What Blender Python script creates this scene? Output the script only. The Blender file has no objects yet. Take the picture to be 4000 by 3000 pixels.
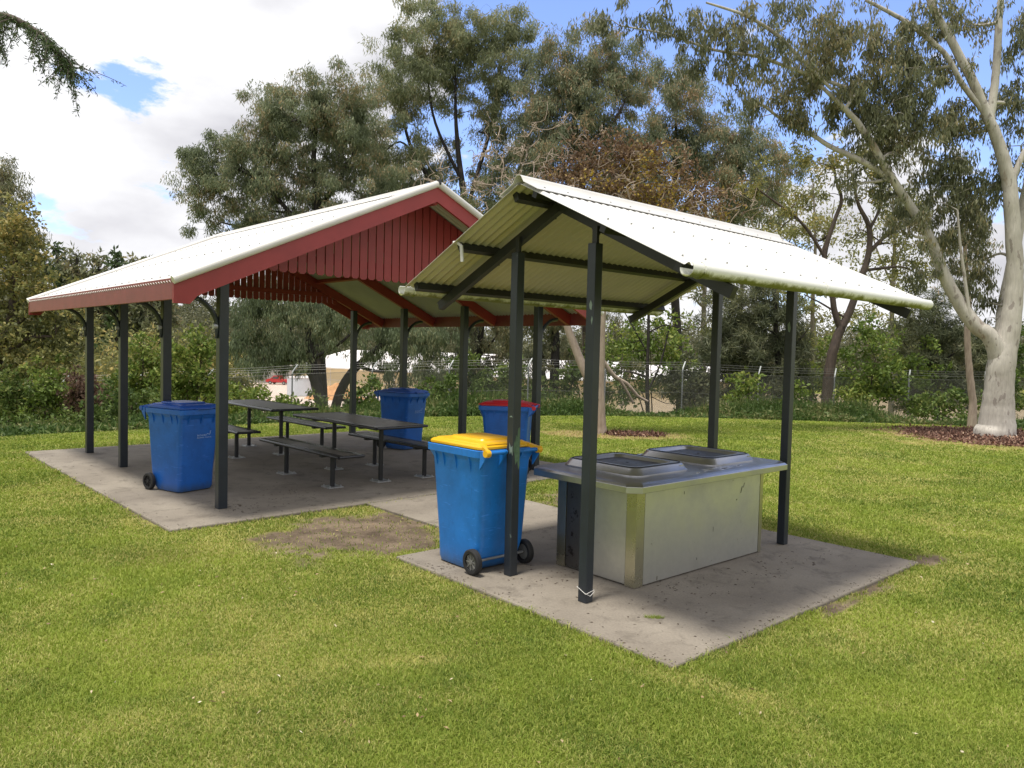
import bpy, math, random
import numpy as np
from mathutils import Matrix, Vector
R = math.radians
rng = np.random.default_rng(7)
random.seed(7)
scene = bpy.context.scene
COL = scene.collection

# ------------------------------------------------------------------ camera
F, PIT, ROL, H = 2973.95, 0.0440, 0.0246, 1.75      # focal length in pixels of a 4000 px wide picture
cF = np.array([0, math.cos(PIT), -math.sin(PIT)]); cU = np.array([0, math.sin(PIT), math.cos(PIT)]); cR = np.array([1., 0, 0])
c_, s_ = math.cos(ROL), math.sin(ROL)
right = c_*cR + s_*cU; up = -s_*cR + c_*cU
cam = bpy.data.cameras.new('camera'); cam.sensor_width = 36; cam.lens = 36*F/4000; cam.clip_start = 0.05; cam.clip_end = 2000
cam_ob = bpy.data.objects.new('camera', cam); COL.objects.link(cam_ob)
cam_ob.matrix_world = Matrix([[right[i], up[i], -cF[i], 0] for i in range(3)] + [[0, 0, 0, 1]])
cam_ob.location = (0, 0, H)
scene.camera = cam_ob

def ray(px, py):
    a, b = px-2000, py-1500
    return cF*F + cR*(c_*a+s_*b) - cU*(-s_*a+c_*b)
def at(px, py, Y):
    k = ray(px, py); return np.array([0, 0, H]) + k*(Y/k[1])
def dirpx(px, py):
    k = ray(px, py); return k/np.linalg.norm(k)

# ------------------------------------------------------------------ world: sky + clouds
SUN_EL, SUN_AZ = 77.0, 226.0      # azimuth the light comes from, degrees counter-clockwise from +X
sx, sy = math.cos(R(SUN_AZ)), math.sin(R(SUN_AZ))
sun_vec = Vector((sx*math.cos(R(SUN_EL)), sy*math.cos(R(SUN_EL)), math.sin(R(SUN_EL))))
w = bpy.data.worlds.new("World"); scene.world = w; w.use_nodes = True
nt = w.node_tree; nt.nodes.clear()
def N(t, **k):
    n = nt.nodes.new(t)
    for a, b in k.items(): setattr(n, a, b)
    return n
def mth(op, a, b=None, clamp=False):
    n = N('ShaderNodeMath', operation=op, use_clamp=clamp)
    for i, v in enumerate((a, b)):
        if v is None: continue
        if isinstance(v, (int, float)): n.inputs[i].default_value = v
        else: nt.links.new(v, n.inputs[i])
    return n.outputs[0]
sky = N('ShaderNodeTexSky', sky_type='NISHITA', sun_disc=False, sun_elevation=R(SUN_EL), sun_rotation=R(90-SUN_AZ), dust_density=0.6, ozone_density=2.5)
bg_sky = N('ShaderNodeBackground'); bg_sky.inputs[1].default_value = 0.15
tint = N('ShaderNodeMix', data_type='RGBA', blend_type='MULTIPLY'); tint.inputs[0].default_value = 1; tint.inputs[7].default_value = (1.35, 1.32, 1.60, 1)
nt.links.new(sky.outputs[0], tint.inputs[6]); nt.links.new(tint.outputs[2], bg_sky.inputs[0])
tc = N('ShaderNodeTexCoord')
nz = N('ShaderNodeTexNoise'); nz.inputs['Scale'].default_value = 6.5; nz.inputs['Detail'].default_value = 10; nz.inputs['Roughness'].default_value = .60; nz.inputs['Distortion'].default_value = .2
mp = N('ShaderNodeMapping'); mp.inputs['Scale'].default_value = (1, 1, 2.3)
nt.links.new(tc.outputs['Generated'], mp.inputs[0]); nt.links.new(mp.outputs[0], nz.inputs['Vector'])
# clear patches between the clouds: direction, angular radius (deg), weight
gaps = [(2150, 120, 10, .95), (2600, 200, 13, .9), (3100, 150, 13, .85), (3700, 100, 12, .8), (2500, 700, 10, .72), (2900, 950, 9, .5), (1750, 650, 7, .6), (430, 440, 7.0, .33), (300, 900, 8.0, .36), (750, 930, 7, .38), (1130, 0, 3, .36), (2700, -700, 22, 1), (3500, 700, 8, .42), (5200, -300, 26, .8)]
mask = None
for px, py, ang, wt in gaps:
    dv = dirpx(px, py)
    dp = N('ShaderNodeVectorMath', operation='DOT_PRODUCT'); nt.links.new(tc.outputs['Generated'], dp.inputs[0]); dp.inputs[1].default_value = tuple(dv)
    mr = N('ShaderNodeMapRange', interpolation_type='SMOOTHSTEP'); nt.links.new(dp.outputs['Value'], mr.inputs[0])
    mr.inputs[1].default_value = math.cos(R(ang)); mr.inputs[2].default_value = math.cos(R(ang*.1)); mr.inputs[3].default_value = 0; mr.inputs[4].default_value = wt
    mask = mr.outputs[0] if mask is None else mth('MAXIMUM', mask, mr.outputs[0])
thr = mth('ADD', mask, mth('MULTIPLY', mth('SUBTRACT', nz.outputs[0], .5), 2.3))
mr = N('ShaderNodeMapRange', interpolation_type='SMOOTHSTEP'); nt.links.new(thr, mr.inputs[0])
mr.inputs[1].default_value = .40; mr.inputs[2].default_value = .60
clear = mr.outputs[0]
nz2 = N('ShaderNodeTexNoise'); nz2.inputs['Scale'].default_value = 3.6; nz2.inputs['Detail'].default_value = 6; nz2.inputs['Roughness'].default_value = .5
mp2 = N('ShaderNodeMapping'); mp2.inputs['Scale'].default_value = (1, 1, 2.0); mp2.inputs['Location'].default_value = (3.1, 1.7, .4)
nt.links.new(tc.outputs['Generated'], mp2.inputs[0]); nt.links.new(mp2.outputs[0], nz2.inputs['Vector'])
cr = N('ShaderNodeValToRGB'); nt.links.new(nz2.outputs[0], cr.inputs[0])
cr.color_ramp.elements[0].position = .36; cr.color_ramp.elements[0].color = (.56, .555, .60, 1)
cr.color_ramp.elements[1].position = .62; cr.color_ramp.elements[1].color = (.98, .98, 1.0, 1)
bg_cl = N('ShaderNodeBackground'); nt.links.new(cr.outputs[0], bg_cl.inputs[0]); bg_cl.inputs[1].default_value = 1.0
mx = N('ShaderNodeMixShader'); nt.links.new(clear, mx.inputs[0]); nt.links.new(bg_cl.outputs[0], mx.inputs[1]); nt.links.new(bg_sky.outputs[0], mx.inputs[2])
wo = N('ShaderNodeOutputWorld'); nt.links.new(mx.outputs[0], wo.inputs[0])

sun = bpy.data.lights.new('sun', 'SUN'); sun.energy = 3.9; sun.angle = R(9.0); sun.color = (1.0, .95, .86)
sun_ob = bpy.data.objects.new('sun', sun); COL.objects.link(sun_ob)
sun_ob.rotation_euler = sun_vec.to_track_quat('Z', 'Y').to_euler(); sun_ob.location = (0, 0, 40)
scene.view_settings.view_transform = 'Standard'; scene.view_settings.look = 'None'; scene.view_settings.exposure = 0.22; scene.view_settings.gamma = 1
scene.cycles.max_bounces = 6; scene.cycles.diffuse_bounces = 3; scene.cycles.transparent_max_bounces = 8

# ------------------------------------------------------------------ helpers
def frame(x, y, a):
    ca, sa = math.cos(a), math.sin(a)
    def f(u, v, z=0.): return (x+u*ca-v*sa, y+u*sa+v*ca, z)
    return f
BX, BY, BA = 1.2979, 6.4766, .7277
GX, GY, GA = -3.0922, 11.4916, 2.3186
Bf, Gf = frame(BX, BY, BA), frame(GX, GY, GA)
def loc_(fx, fy, fa, x, y):
    dx, dy = x-fx, y-fy; return dx*np.cos(fa)+dy*np.sin(fa), -dx*np.sin(fa)+dy*np.cos(fa)

class MB:
    def __init__(s): s.v = []; s.f = []; s.m = []
    def add(s, vs, fs, mi=0):
        o = len(s.v); s.v += [tuple(p) for p in vs]; s.f += [tuple(i+o for i in f) for f in fs]; s.m += [mi]*len(fs); return s
    def box(s, a, b, mi=0):
        (x0, y0, z0), (x1, y1, z1) = a, b
        return s.add([(x0, y0, z0), (x1, y0, z0), (x1, y1, z0), (x0, y1, z0), (x0, y0, z1), (x1, y0, z1), (x1, y1, z1), (x0, y1, z1)],
              [(0, 3, 2, 1), (4, 5, 6, 7), (0, 1, 5, 4), (1, 2, 6, 5), (2, 3, 7, 6), (3, 0, 4, 7)], mi)
    def hexa(s, p, mi=0):   # 8 points, bottom loop then top loop
        return s.add(p, [(0, 3, 2, 1), (4, 5, 6, 7), (0, 1, 5, 4), (1, 2, 6, 5), (2, 3, 7, 6), (3, 0, 4, 7)], mi)
    def beam(s, a, b, wd, ht, upv=(0, 0, 1), mi=0):
        a, b = np.array(a, float), np.array(b, float); d = b-a; d /= np.linalg.norm(d)
        sd = np.cross(d, upv); sd /= np.linalg.norm(sd); u = np.cross(sd, d)
        ps = []
        for sv in (-1, 1):
            for p in (a, b):
                pass
        sd = sd*wd/2; u = u*ht/2
        return s.hexa([a-sd-u, a+sd-u, b+sd-u, b-sd-u, a-sd+u, a+sd+u, b+sd+u, b-sd+u], mi)
    def tube(s, pts, rad, n=8, cap=True, mi=0):
        pts = [np.array(p, float) for p in pts]
        if not hasattr(rad, '__len__'): rad = [rad]*len(pts)
        vs = []; fs = []; ref = None
        for i, p in enumerate(pts):
            d = pts[min(i+1, len(pts)-1)] - pts[max(i-1, 0)]; d = d/(np.linalg.norm(d)+1e-9)
            if ref is None:
                ref = np.cross(d, (0, 0, 1) if abs(d[2]) < .9 else (1, 0, 0))
            ref = ref - d*(ref@d); ref /= np.linalg.norm(ref)+1e-9; q = np.cross(d, ref)
            for k in range(n):
                t = 2*math.pi*k/n; vs.append(p + rad[i]*(math.cos(t)*ref+math.sin(t)*q))
        for i in range(len(pts)-1):
            for k in range(n):
                a, b = i*n+k, i*n+(k+1) % n; fs.append((a, b, b+n, a+n))
        if cap: fs.append(tuple(range(n))[::-1]); fs.append(tuple(range((len(pts)-1)*n, len(pts)*n)))
        return s.add(vs, fs, mi)
    def prism(s, poly, z0, z1, mi=0):
        n = len(poly); vs = [(x, y, z0) for x, y in poly]+[(x, y, z1) for x, y in poly]
        return s.add(vs, [tuple(range(n))[::-1], tuple(range(n, 2*n))]+[(i, (i+1) % n, (i+1) % n+n, i+n) for i in range(n)], mi)
    def loft(s, loops, cap=True, mi=0):
        n = len(loops[0]); vs = [p for l in loops for p in l]; fs = []
        for i in range(len(loops)-1):
            for k in range(n):
                a, b = i*n+k, i*n+(k+1) % n; fs.append((a, b, b+n, a+n))
        if cap: fs += [tuple(range(n))[::-1], tuple(range((len(loops)-1)*n, len(loops)*n))]
        return s.add(vs, fs, mi)
    def build(s, name, mats, parent=None, bevel=0, smooth=False, loc=None, rz=0):
        me = bpy.data.meshes.new(name); me.from_pydata(s.v, [], s.f)
        if not isinstance(mats, (list, tuple)): mats = [mats]
        for m in mats: me.materials.append(m)
        if any(s.m): me.polygons.foreach_set('material_index', s.m)
        if smooth: me.polygons.foreach_set('use_smooth', [True]*len(s.f))
        me.update()
        o = bpy.data.objects.new(name, me); COL.objects.link(o); o.parent = parent
        if loc is not None: o.location = loc
        o.rotation_euler[2] = rz
        if bevel:
            b = o.modifiers.new('bevel', 'BEVEL'); b.width = bevel; b.segments = 2; b.limit_method = 'ANGLE'; b.angle_limit = R(40)
        if smooth and not bevel: sm_angle(o)
        return o
def sm_angle(o, ang=40):
    me = o.data
    try:
        me.set_sharp_from_angle(angle=R(ang))
    except Exception: pass
def tag(o, label=None, cat=None, group=None, kind=None):
    for k, v in (('label', label), ('category', cat), ('group', group), ('kind', kind)):
        if v: o[k] = v
    return o
def empty(name, loc=(0, 0, 0), rz=0, **k):
    o = bpy.data.objects.new(name, None); COL.objects.link(o); o.location = loc; o.rotation_euler[2] = rz; o.empty_display_size = .2
    return tag(o, **k)
def npmesh(name, V, Fc, mat, parent=None, attrs=None, smooth=False):   # Fc (n,k) array of vertex ids
    me = bpy.data.meshes.new(name); V = np.ascontiguousarray(V, dtype=np.float32); Fc = np.ascontiguousarray(Fc, dtype=np.int32)
    n, k = Fc.shape
    me.vertices.add(len(V)); me.vertices.foreach_set('co', V.ravel())
    me.loops.add(n*k); me.loops.foreach_set('vertex_index', Fc.ravel())
    me.polygons.add(n); me.polygons.foreach_set('loop_start', np.arange(0, n*k, k, dtype=np.int32))
    if smooth: me.polygons.foreach_set('use_smooth', np.ones(n, bool))
    for an, av in (attrs or {}).items():
        at_ = me.attributes.new(an, 'FLOAT', 'POINT'); at_.data.foreach_set('value', np.ascontiguousarray(av, dtype=np.float32))
    me.update(calc_edges=True)
    me.materials.append(mat)
    o = bpy.data.objects.new(name, me); COL.objects.link(o); o.parent = parent; return o

# ------------------------------------------------------------------ materials
class Mat:
    def __init__(s, name):
        s.m = bpy.data.materials.new(name); s.m.use_nodes = True; s.t = s.m.node_tree; s.b = s.t.nodes['Principled BSDF']; s.o = s.t.nodes['Material Output']
    def n(s, t, **k):
        n = s.t.nodes.new(t)
        for a, b in k.items(): setattr(n, a, b)
        return n
    def l(s, a, b): s.t.links.new(a, b)
    def coord(s, scale=(1, 1, 1), world=False):
        m = s.n('ShaderNodeMapping'); m.inputs['Scale'].default_value = scale
        if world: s.l(s.n('ShaderNodeNewGeometry').outputs['Position'], m.inputs[0])
        else: s.l(s.n('ShaderNodeTexCoord').outputs['Object'], m.inputs[0])
        return m.outputs[0]
    def noise(s, scale, detail=4, rough=.55, vec=None, dist=0):
        n = s.n('ShaderNodeTexNoise'); n.inputs['Scale'].default_value = scale; n.inputs['Detail'].default_value = detail; n.inputs['Roughness'].default_value = rough; n.inputs['Distortion'].default_value = dist
        if vec is not None: s.l(vec, n.inputs['Vector'])
        return n.outputs[0]
    def ramp(s, fac, stops):
        n = s.n('ShaderNodeValToRGB'); s.l(fac, n.inputs[0]); e = n.color_ramp.elements
        while len(e) < len(stops): e.new(.5)
        for i, (p, c) in enumerate(stops):
            e[i].position = p; e[i].color = (c[0], c[1], c[2], 1) if hasattr(c, '__len__') else (c, c, c, 1)
        return n.outputs[0]
    def mix(s, fac, a, b, mode='MIX'):
        n = s.n('ShaderNodeMix', data_type='RGBA', blend_type=mode)
        for i, v in ((0, fac), (6, a), (7, b)):
            if isinstance(v, (int, float)): n.inputs[i].default_value = v
            elif hasattr(v, '__len__'): n.inputs[i].default_value = (v[0], v[1], v[2], 1)
            else: s.l(v, n.inputs[i])
        return n.outputs[2]
    def math(s, op, a, b=None, clamp=False):
        n = s.n('ShaderNodeMath', operation=op, use_clamp=clamp)
        for i, v in enumerate((a, b)):
            if v is None: continue
            if isinstance(v, (int, float)): n.inputs[i].default_value = v
            else: s.l(v, n.inputs[i])
        return n.outputs[0]
    def bump(s, h, strength=.3, dist=.01):
        n = s.n('ShaderNodeBump'); n.inputs['Strength'].default_value = strength; n.inputs['Distance'].default_value = dist; s.l(h, n.inputs['Height']); s.l(n.outputs[0], s.b.inputs['Normal'])
    def set(s, col=None, rough=None, metal=None, spec=None):
        for key, v in (('Base Color', col), ('Roughness', rough), ('Metallic', metal), ('Specular IOR Level', spec)):
            if v is None: continue
            if isinstance(v, (int, float)): s.b.inputs[key].default_value = v
            elif hasattr(v, '__len__'): s.b.inputs[key].default_value = (v[0], v[1], v[2], 1)
            else: s.l(v, s.b.inputs[key])
        return s.m
def mk(name, c, rough=.6, metal=0, var=.25, scale=6, bump=.0, chips=None, chipcol=None, spec=None, dirt=None):
    M = Mat(name); v = M.coord(); n1 = M.noise(scale, 5, .6, v)
    lo = [x*(1-var) for x in c]; hi = [min(1, x*(1+var)) for x in c]
    col = M.ramp(n1, [(.3, lo), (.7, hi)])
    if dirt:
        n3 = M.noise(scale*2.7, 6, .7, v); col = M.mix(M.ramp(n3, [(.55, 0.), (.72, 1.)]), col, dirt)
    if chips:
        n2 = M.noise(9, 3, .5, M.coord((1, 1, .6))); col = M.mix(M.ramp(n2, [(chips, 0.), (chips+.01, 1.)]), col, chipcol)
    M.set(col, rough, metal, spec)
    if bump: M.bump(M.noise(scale*8, 4, .6, v), bump, .005)
    return M.m
m_post = mk('charcoal paint', (.020, .026, .035), .38, 0, .2, 5, 0, .735, (.10, .13, .12))
m_steel = mk('dark steel frame', (.016, .017, .018), .5, 0, .3, 8)
m_red = mk('oxide red paint', (.27, .032, .032), .5, 0, .12, 4, .1)
m_redfas = mk('dull red paint', (.20, .040, .038), .5, 0, .16, 4, .1)  # fascia red, duller and greyer than the red of the barge boards
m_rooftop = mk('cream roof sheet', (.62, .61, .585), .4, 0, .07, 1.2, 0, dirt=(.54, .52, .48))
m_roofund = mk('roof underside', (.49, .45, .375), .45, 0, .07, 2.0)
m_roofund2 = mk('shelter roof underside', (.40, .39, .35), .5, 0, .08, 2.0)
m_cream = mk('cream trim', (.60, .585, .56), .4, 0, .06, 3)
m_galv = mk('galvanised steel', (.42, .43, .43), .45, .7, .15, 12)
m_dkalu = mk('dark slats', (.13, .115, .105), .34, .2, .35, 3, .15, spec=.9)
m_edge = mk('slat edge', (.05, .052, .06), .25, .6, .15, 6)
m_black = mk('black rubber', (.014, .014, .015), .7, 0, .3, 12)
m_white = mk('white print', (.36, .50, .78), .6, 0, .02, 3)
def binmat(name, c, c2):
    m = mk(name, c, .36, 0, .16, 4, .03, dirt=c2); M = Mat.__new__(Mat); M.m = m; M.t = m.node_tree; M.b = M.t.nodes['Principled BSDF']; M.o = M.t.nodes['Material Output']
    src = M.b.inputs['Base Color'].links[0].from_socket
    sc = M.noise(14, 3, .5, M.coord((.5, .5, 3.2)), 1.2); k = M.ramp(sc, [(.66, 0.), (.69, .45)]); col = M.mix(k, src, [min(1, x*1.5+.05) for x in c])
    s2 = M.noise(5, 5, .7, M.coord((3, 3, .5))); col = M.mix(M.ramp(s2, [(.60, 0.), (.72, .45)]), col, [x*.45 for x in c])
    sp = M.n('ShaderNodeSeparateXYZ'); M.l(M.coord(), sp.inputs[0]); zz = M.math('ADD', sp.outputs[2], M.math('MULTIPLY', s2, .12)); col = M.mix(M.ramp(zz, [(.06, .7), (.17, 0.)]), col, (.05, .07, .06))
    M.l(col, M.b.inputs['Base Color']); return m
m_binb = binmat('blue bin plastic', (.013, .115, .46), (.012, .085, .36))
m_biny = binmat('sunlit blue bin plastic', (.017, .185, .60), (.015, .150, .50))  # the bin blue lightened, sun on this bin put into its colour
m_lidb = mk('blue lid plastic', (.016, .085, .40), .36, 0, .14, 5, .03)
m_lidy = mk('yellow lid plastic', (.80, .44, .015), .36, 0, .08, 5, .03)
m_lidr = mk('red lid plastic', (.46, .012, .022), .36, 0, .1, 5, .03)
# gutter with green mould below
M = Mat('gutter with mould'); v = M.coord((1, 1, 1)); sp = M.n('ShaderNodeSeparateXYZ'); M.l(v, sp.inputs[0])
nn = M.noise(9, 6, .7, v); k = M.math('ADD', M.math('MULTIPLY', M.math('SUBTRACT', sp.outputs[2], 2.222), -9.), nn)
M.set(M.mix(M.ramp(k, [(.50, 0.), (.74, 1.)]), (.74, .74, .70), (.15, .16, .03)), .45); m_gutter = M.m
# concrete
def concrete(name, a, b, c):
    M = Mat(name); v = M.coord((1, 1, 1), True)
    n1 = M.noise(.9, 6, .6, v); n2 = M.noise(60, 3, .6, v); n3 = M.noise(4.5, 8, .72, v, .4)
    col = M.ramp(n1, [(.32, a), (.68, b)])
    col = M.mix(M.ramp(n3, [(.52, 0.), (.66, .7)]), col, c)
    col = M.mix(.35, col, M.ramp(n2, [(.3, .12), (.7, .42)]), 'OVERLAY')
    n5 = M.noise(26, 2, .5, v); col = M.mix(M.ramp(n5, [(.70, 0.), (.73, .75)]), col, (.07, .055, .04))
    M.set(col, .85); M.bump(n2, .25, .004); return M.m
m_conc = concrete('concrete', (.205, .175, .140), (.335, .295, .240), (.140, .118, .092))
# brushed stainless
def stainless(name, base, rough, dirtc, amt=.6):
    M = Mat(name); v = M.coord((1, 1, 1)); vs = M.coord((2, 60, 60))
    n1 = M.noise(3, 6, .65, v); n2 = M.noise(14, 5, .7, v); st = M.noise(6, 3, .5, vs)
    col = M.mix(M.ramp(n1, [(.42, 0.), (.66, .8)]), base, [x*.78 for x in base])
    col = M.mix(M.ramp(n2, [(amt, 0.), (amt+.05, .9)]), col, dirtc)
    M.set(col, M.ramp(n1, [(.3, rough), (.7, rough+.14)]), .92); M.bump(st, .015, .001); return M.m
m_ss = stainless('brushed stainless panel', (.60, .60, .57), .36, (.16, .14, .11), .68)
m_sstop = stainless('stainless bench top', (.50, .50, .51), .27, (.25, .25, .25), .70)
m_ssgold = stainless('stainless corner', (.52, .50, .38), .24, (.14, .12, .08), .66)
m_plate = stainless('hotplate steel', (.16, .155, .15), .38, (.05, .04, .04), .58)

def leafmat(name, c1, c2, c3=None, tl=.35, rough=.55):
    M = Mat(name); g = M.n('ShaderNodeNewGeometry'); r = g.outputs['Random Per Island']
    v = M.coord((1, 1, 1), True); n1 = M.noise(.55, 3, .5, v)
    stops = [(0., c1), (.75, c2)]
    if c3: stops.append((.97, c3))
    f = M.math('ADD', M.math('MULTIPLY', r, .70), M.math('MULTIPLY', M.math('SUBTRACT', n1, .34), 1.5), True)
    col = M.ramp(f, stops)
    M.set(col, rough, 0, .3)
    tr = M.n('ShaderNodeBsdfTranslucent'); M.l(col, tr.inputs[0]); ms = M.n('ShaderNodeMixShader'); ms.inputs[0].default_value = tl
    M.l(M.b.outputs[0], ms.inputs[1]); M.l(tr.outputs[0], ms.inputs[2]); M.l(ms.outputs[0], M.o.inputs[0]); return M.m
L_gum = leafmat('gum leaves', (0.104, 0.134, 0.078), (0.257, 0.292, 0.171), (0.415, 0.323, 0.189), .45)
L_gumg = leafmat('green gum leaves', (0.121, 0.149, 0.081), (0.293, 0.322, 0.178), (0.414, 0.356, 0.196), .45)
L_gumo = leafmat('rusty gum leaves', (0.112, 0.143, 0.086), (0.268, 0.296, 0.184), (0.506, 0.362, 0.216), .45)
L_gumd = leafmat('dark gum leaves', (0.081, 0.097, 0.056), (0.223, 0.233, 0.132), (0.327, 0.279, 0.155), .38)
L_weep = leafmat('weeping leaves', (0.076, 0.103, 0.058), (0.228, 0.276, 0.158), (0.359, 0.359, 0.206), .4)
L_olive = leafmat('olive gold leaves', (0.094, 0.112, 0.050), (0.254, 0.249, 0.082), (0.419, 0.327, 0.110))
L_fresh = leafmat('fresh green leaves', (.055, .100, .018), (.170, .240, .045), (.30, .33, .08))
L_bush = leafmat('bush leaves', (.040, .075, .018), (.130, .190, .045), (.23, .26, .08))
L_brown = leafmat('rust brown leaves', (0.102, 0.062, 0.039), (0.230, 0.147, 0.083), (0.425, 0.314, 0.055))
L_twig = leafmat('brown twiggy leaves', (.07, .045, .032), (.16, .10, .07), (.2, .13, .09))
L_cas = leafmat('needle foliage', (0.044, 0.056, 0.033), (0.138, 0.156, 0.085), (0.213, 0.213, 0.112), .3)
L_far = leafmat('far foliage', (0.066, 0.077, 0.040), (0.154, 0.154, 0.083), (0.220, 0.209, 0.121))
L_pale = leafmat('pale poplar leaves', (.14, .15, .055), (.30, .30, .12), (.42, .38, .15), .5)
L_con = leafmat('conifer needles', (0.036, 0.062, 0.026), (0.090, 0.132, 0.054), (0.144, 0.180, 0.084), .25)
def bark(name, c1, c2, c3, s=3, str_=(6, 6, 1.2), thr=.6):
    M = Mat(name); v = M.coord(str_); n1 = M.noise(s, 6, .65, v); n2 = M.noise(s*.5, 3, .6, M.coord((1, 1, .7)))
    col = M.ramp(n1, [(.3, c1), (.7, c2)]); col = M.mix(M.ramp(n2, [(thr, 0.), (thr+.04, 1.)]), col, c3)
    M.set(col, .8); M.bump(n1, .5, .02); return M.m
M = Mat('white gum bark'); v = M.coord((1, 1, .42)); n1 = M.noise(2.2, 6, .6, v); n2 = M.noise(8.5, 3, .5, v); n3 = M.noise(1.3, 5, .6, v, .3); n4 = M.noise(30, 4, .6, M.coord((1, 1, .15)))
col = M.ramp(n1, [(.3, (.31, .285, .25)), (.7, (.52, .49, .44))]); col = M.mix(M.ramp(n2, [(.60, 0.), (.63, .8)]), col, (.22, .19, .17)); col = M.mix(M.ramp(n3, [(.60, 0.), (.66, .85)]), col, (.20, .115, .07))
col = M.mix(.3, col, M.ramp(n4, [(.3, .3), (.7, .75)]), 'OVERLAY'); M.set(col, .75); M.bump(M.math('ADD', n2, n4), .45, .015); K_white = M.m
K_grey = bark('grey bark', (.14, .12, .10), (.28, .24, .20), (.09, .07, .06))
K_dark = bark('dark bark', (.010, .009, .008), (.040, .032, .027), (.07, .055, .045))
K_brown = bark('red brown bark', (.045, .034, .028), (.11, .078, .060), (.03, .02, .018))
K_pale = bark('pale pinkish bark', (.26, .20, .16), (.42, .34, .27), (.14, .10, .08))

# ------------------------------------------------------------------ terrain
thk = np.array([-1.8, -.9, -.593, -.354, -.214, -.035, .295, .482, .594, .9, 1.8]); Rk = np.array([14., 15.2, 16.4, 17.4, 18.85, 20.6, 22.7, 23.7, 25.6, 28., 28.])
def crestR(x, y):
    th = np.arctan2(x, y); return sum(np.interp(th+o, thk, Rk) for o in (-.12, -.06, 0, .06, .12))/5
def terrain(x, y):
    x = np.asarray(x, float); y = np.asarray(y, float)
    r = np.hypot(x, y); s = np.maximum(0, r-(crestR(x, y)-2.0))
    z = np.where(s < 9, -.0125*s*s, -1.0125-.225*(s-9))
    z = np.where(y < -5, 0, z)
    z = np.maximum(z, -6.0)
    # far ridge
    d = np.hypot(x, y)
    top = np.interp(np.arctan2(x, y), [-.9, -.55, -.35, -.2, 0, .3, .6, .9], [26, 22, 20, 11, 6, 8, 10, 10])
    z = z + np.clip((d-190)/150, 0, 1)**1.3*top
    return z-.03
def vnoise(x, y, sc, seed=0):
    x = np.asarray(x)*sc+seed*13.7; y = np.asarray(y)*sc+seed*7.3
    xi, yi = np.floor(x).astype(int), np.floor(y).astype(int); fx, fy = x-xi, y-yi
    fx = fx*fx*(3-2*fx); fy = fy*fy*(3-2*fy)
    def h(a, b): 
        t = np.sin(a*127.1+b*311.7+seed*74.7)*43758.5453; return t-np.floor(t)
    return (h(xi, yi)*(1-fx)+h(xi+1, yi)*fx)*(1-fy)+(h(xi, yi+1)*(1-fx)+h(xi+1, yi+1)*fx)*fy
def fbm(x, y, sc, seed=0): return .5*vnoise(x, y, sc, seed)+.3*vnoise(x, y, sc*2.1, seed+1)+.2*vnoise(x, y, sc*4.3, seed+2)
def rectd(u, v, u0, u1, v0, v1):     # signed distance outside a rectangle
    du = np.maximum(u0-u, u-u1); dv = np.maximum(v0-v, v-v1)
    return np.where((du > 0) & (dv > 0), np.hypot(du, dv), np.maximum(du, dv))
SB = (-1.77, 1.76, -1.46, 1.38); SG = (-3.22, 3.2, -3.06, 3.08); SP = (-.83, .80, 1.38, 3.3)
def slabdist(x, y):
    ub, vb = loc_(BX, BY, BA, x, y); ug, vg = loc_(GX, GY, GA, x, y)
    return np.minimum(np.minimum(rectd(ub, vb, *SB), rectd(ug, vg, *SG)), rectd(ub, vb, *SP))
def blob(x, y, cx, cy, rx, ry, a=0):
    u, v = loc_(cx, cy, a, x, y); return np.clip(1.35-np.hypot(u/rx, v/ry)*1.0, 0, 1)
def dirt_fn(x, y):
    ub, vb = loc_(BX, BY, BA, x, y); sd = slabdist(x, y); n = fbm(x, y, 2.2, 3); n2 = fbm(x, y, 6, 9)
    d = blob(ub, vb, -1.60, 2.30, 1.0, .95)*1.2
    d = np.maximum(d, blob(ub, vb, -2.15, 1.75, .55, .28)*.75)
    d = np.maximum(d, blob(ub, vb, 1.5, 2.25, .75, .75)*1.0)
    d = np.maximum(d, blob(ub, vb, 1.15, 1.75, .45, .4)*.9)
    d = np.maximum(d, blob(ub, vb, 1.95, -1.45, .42, .18)*.85)
    d = np.maximum(d, blob(ub, vb, 1.75, .5, .14, 1.0)*.8)
    d = np.maximum(d, blob(ub, vb, .3, -1.55, .8, .08)*.9)
    d = np.maximum(d, np.clip(1-sd/.10, 0, 1)*.72)
    d = d*1.0 + (n-.5)*.9 + (n2-.5)*.6 + (vnoise(x, y, 14, 17)-.5)*.35
    return np.clip((d-.40)/.40, 0, 1)*(sd > -.02)
def straw_fn(x, y):
    n = fbm(x, y, .55, 21); n2 = fbm(x, y, 2.5, 5); sd = slabdist(x, y)
    s = np.clip((n-.44)*3.2, 0, .5)+np.clip((n2-.5)*1.7, -.1, .45)
    s = s+blob(x, y, 1.05, 4.05, .45, .13, -.5)*.8 + blob(x, y, -.55, 4.25, .38, .10, .2)*.7+blob(x, y, -2.3, 6.6, 1.5, .5, .6)*.25
    s = s+np.clip(1-sd/.35, 0, 1)*.25
    return np.clip(s, 0, 1)
MC = (11.6, 18.1); TC = (2.05, 16.6)
def mulch_fn(x, y):
    n = fbm(x, y, 1.8, 31)-.5; n2 = fbm(x, y, 5, 33)-.5
    return np.clip((np.maximum(blob(x, y, MC[0]+.3, MC[1], 3.0, 2.7), blob(x, y, TC[0]+.7, TC[1]-.05, .95, .45)*.9)+n*.5+n2*.3-.40)/.2, 0, 1)
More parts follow.
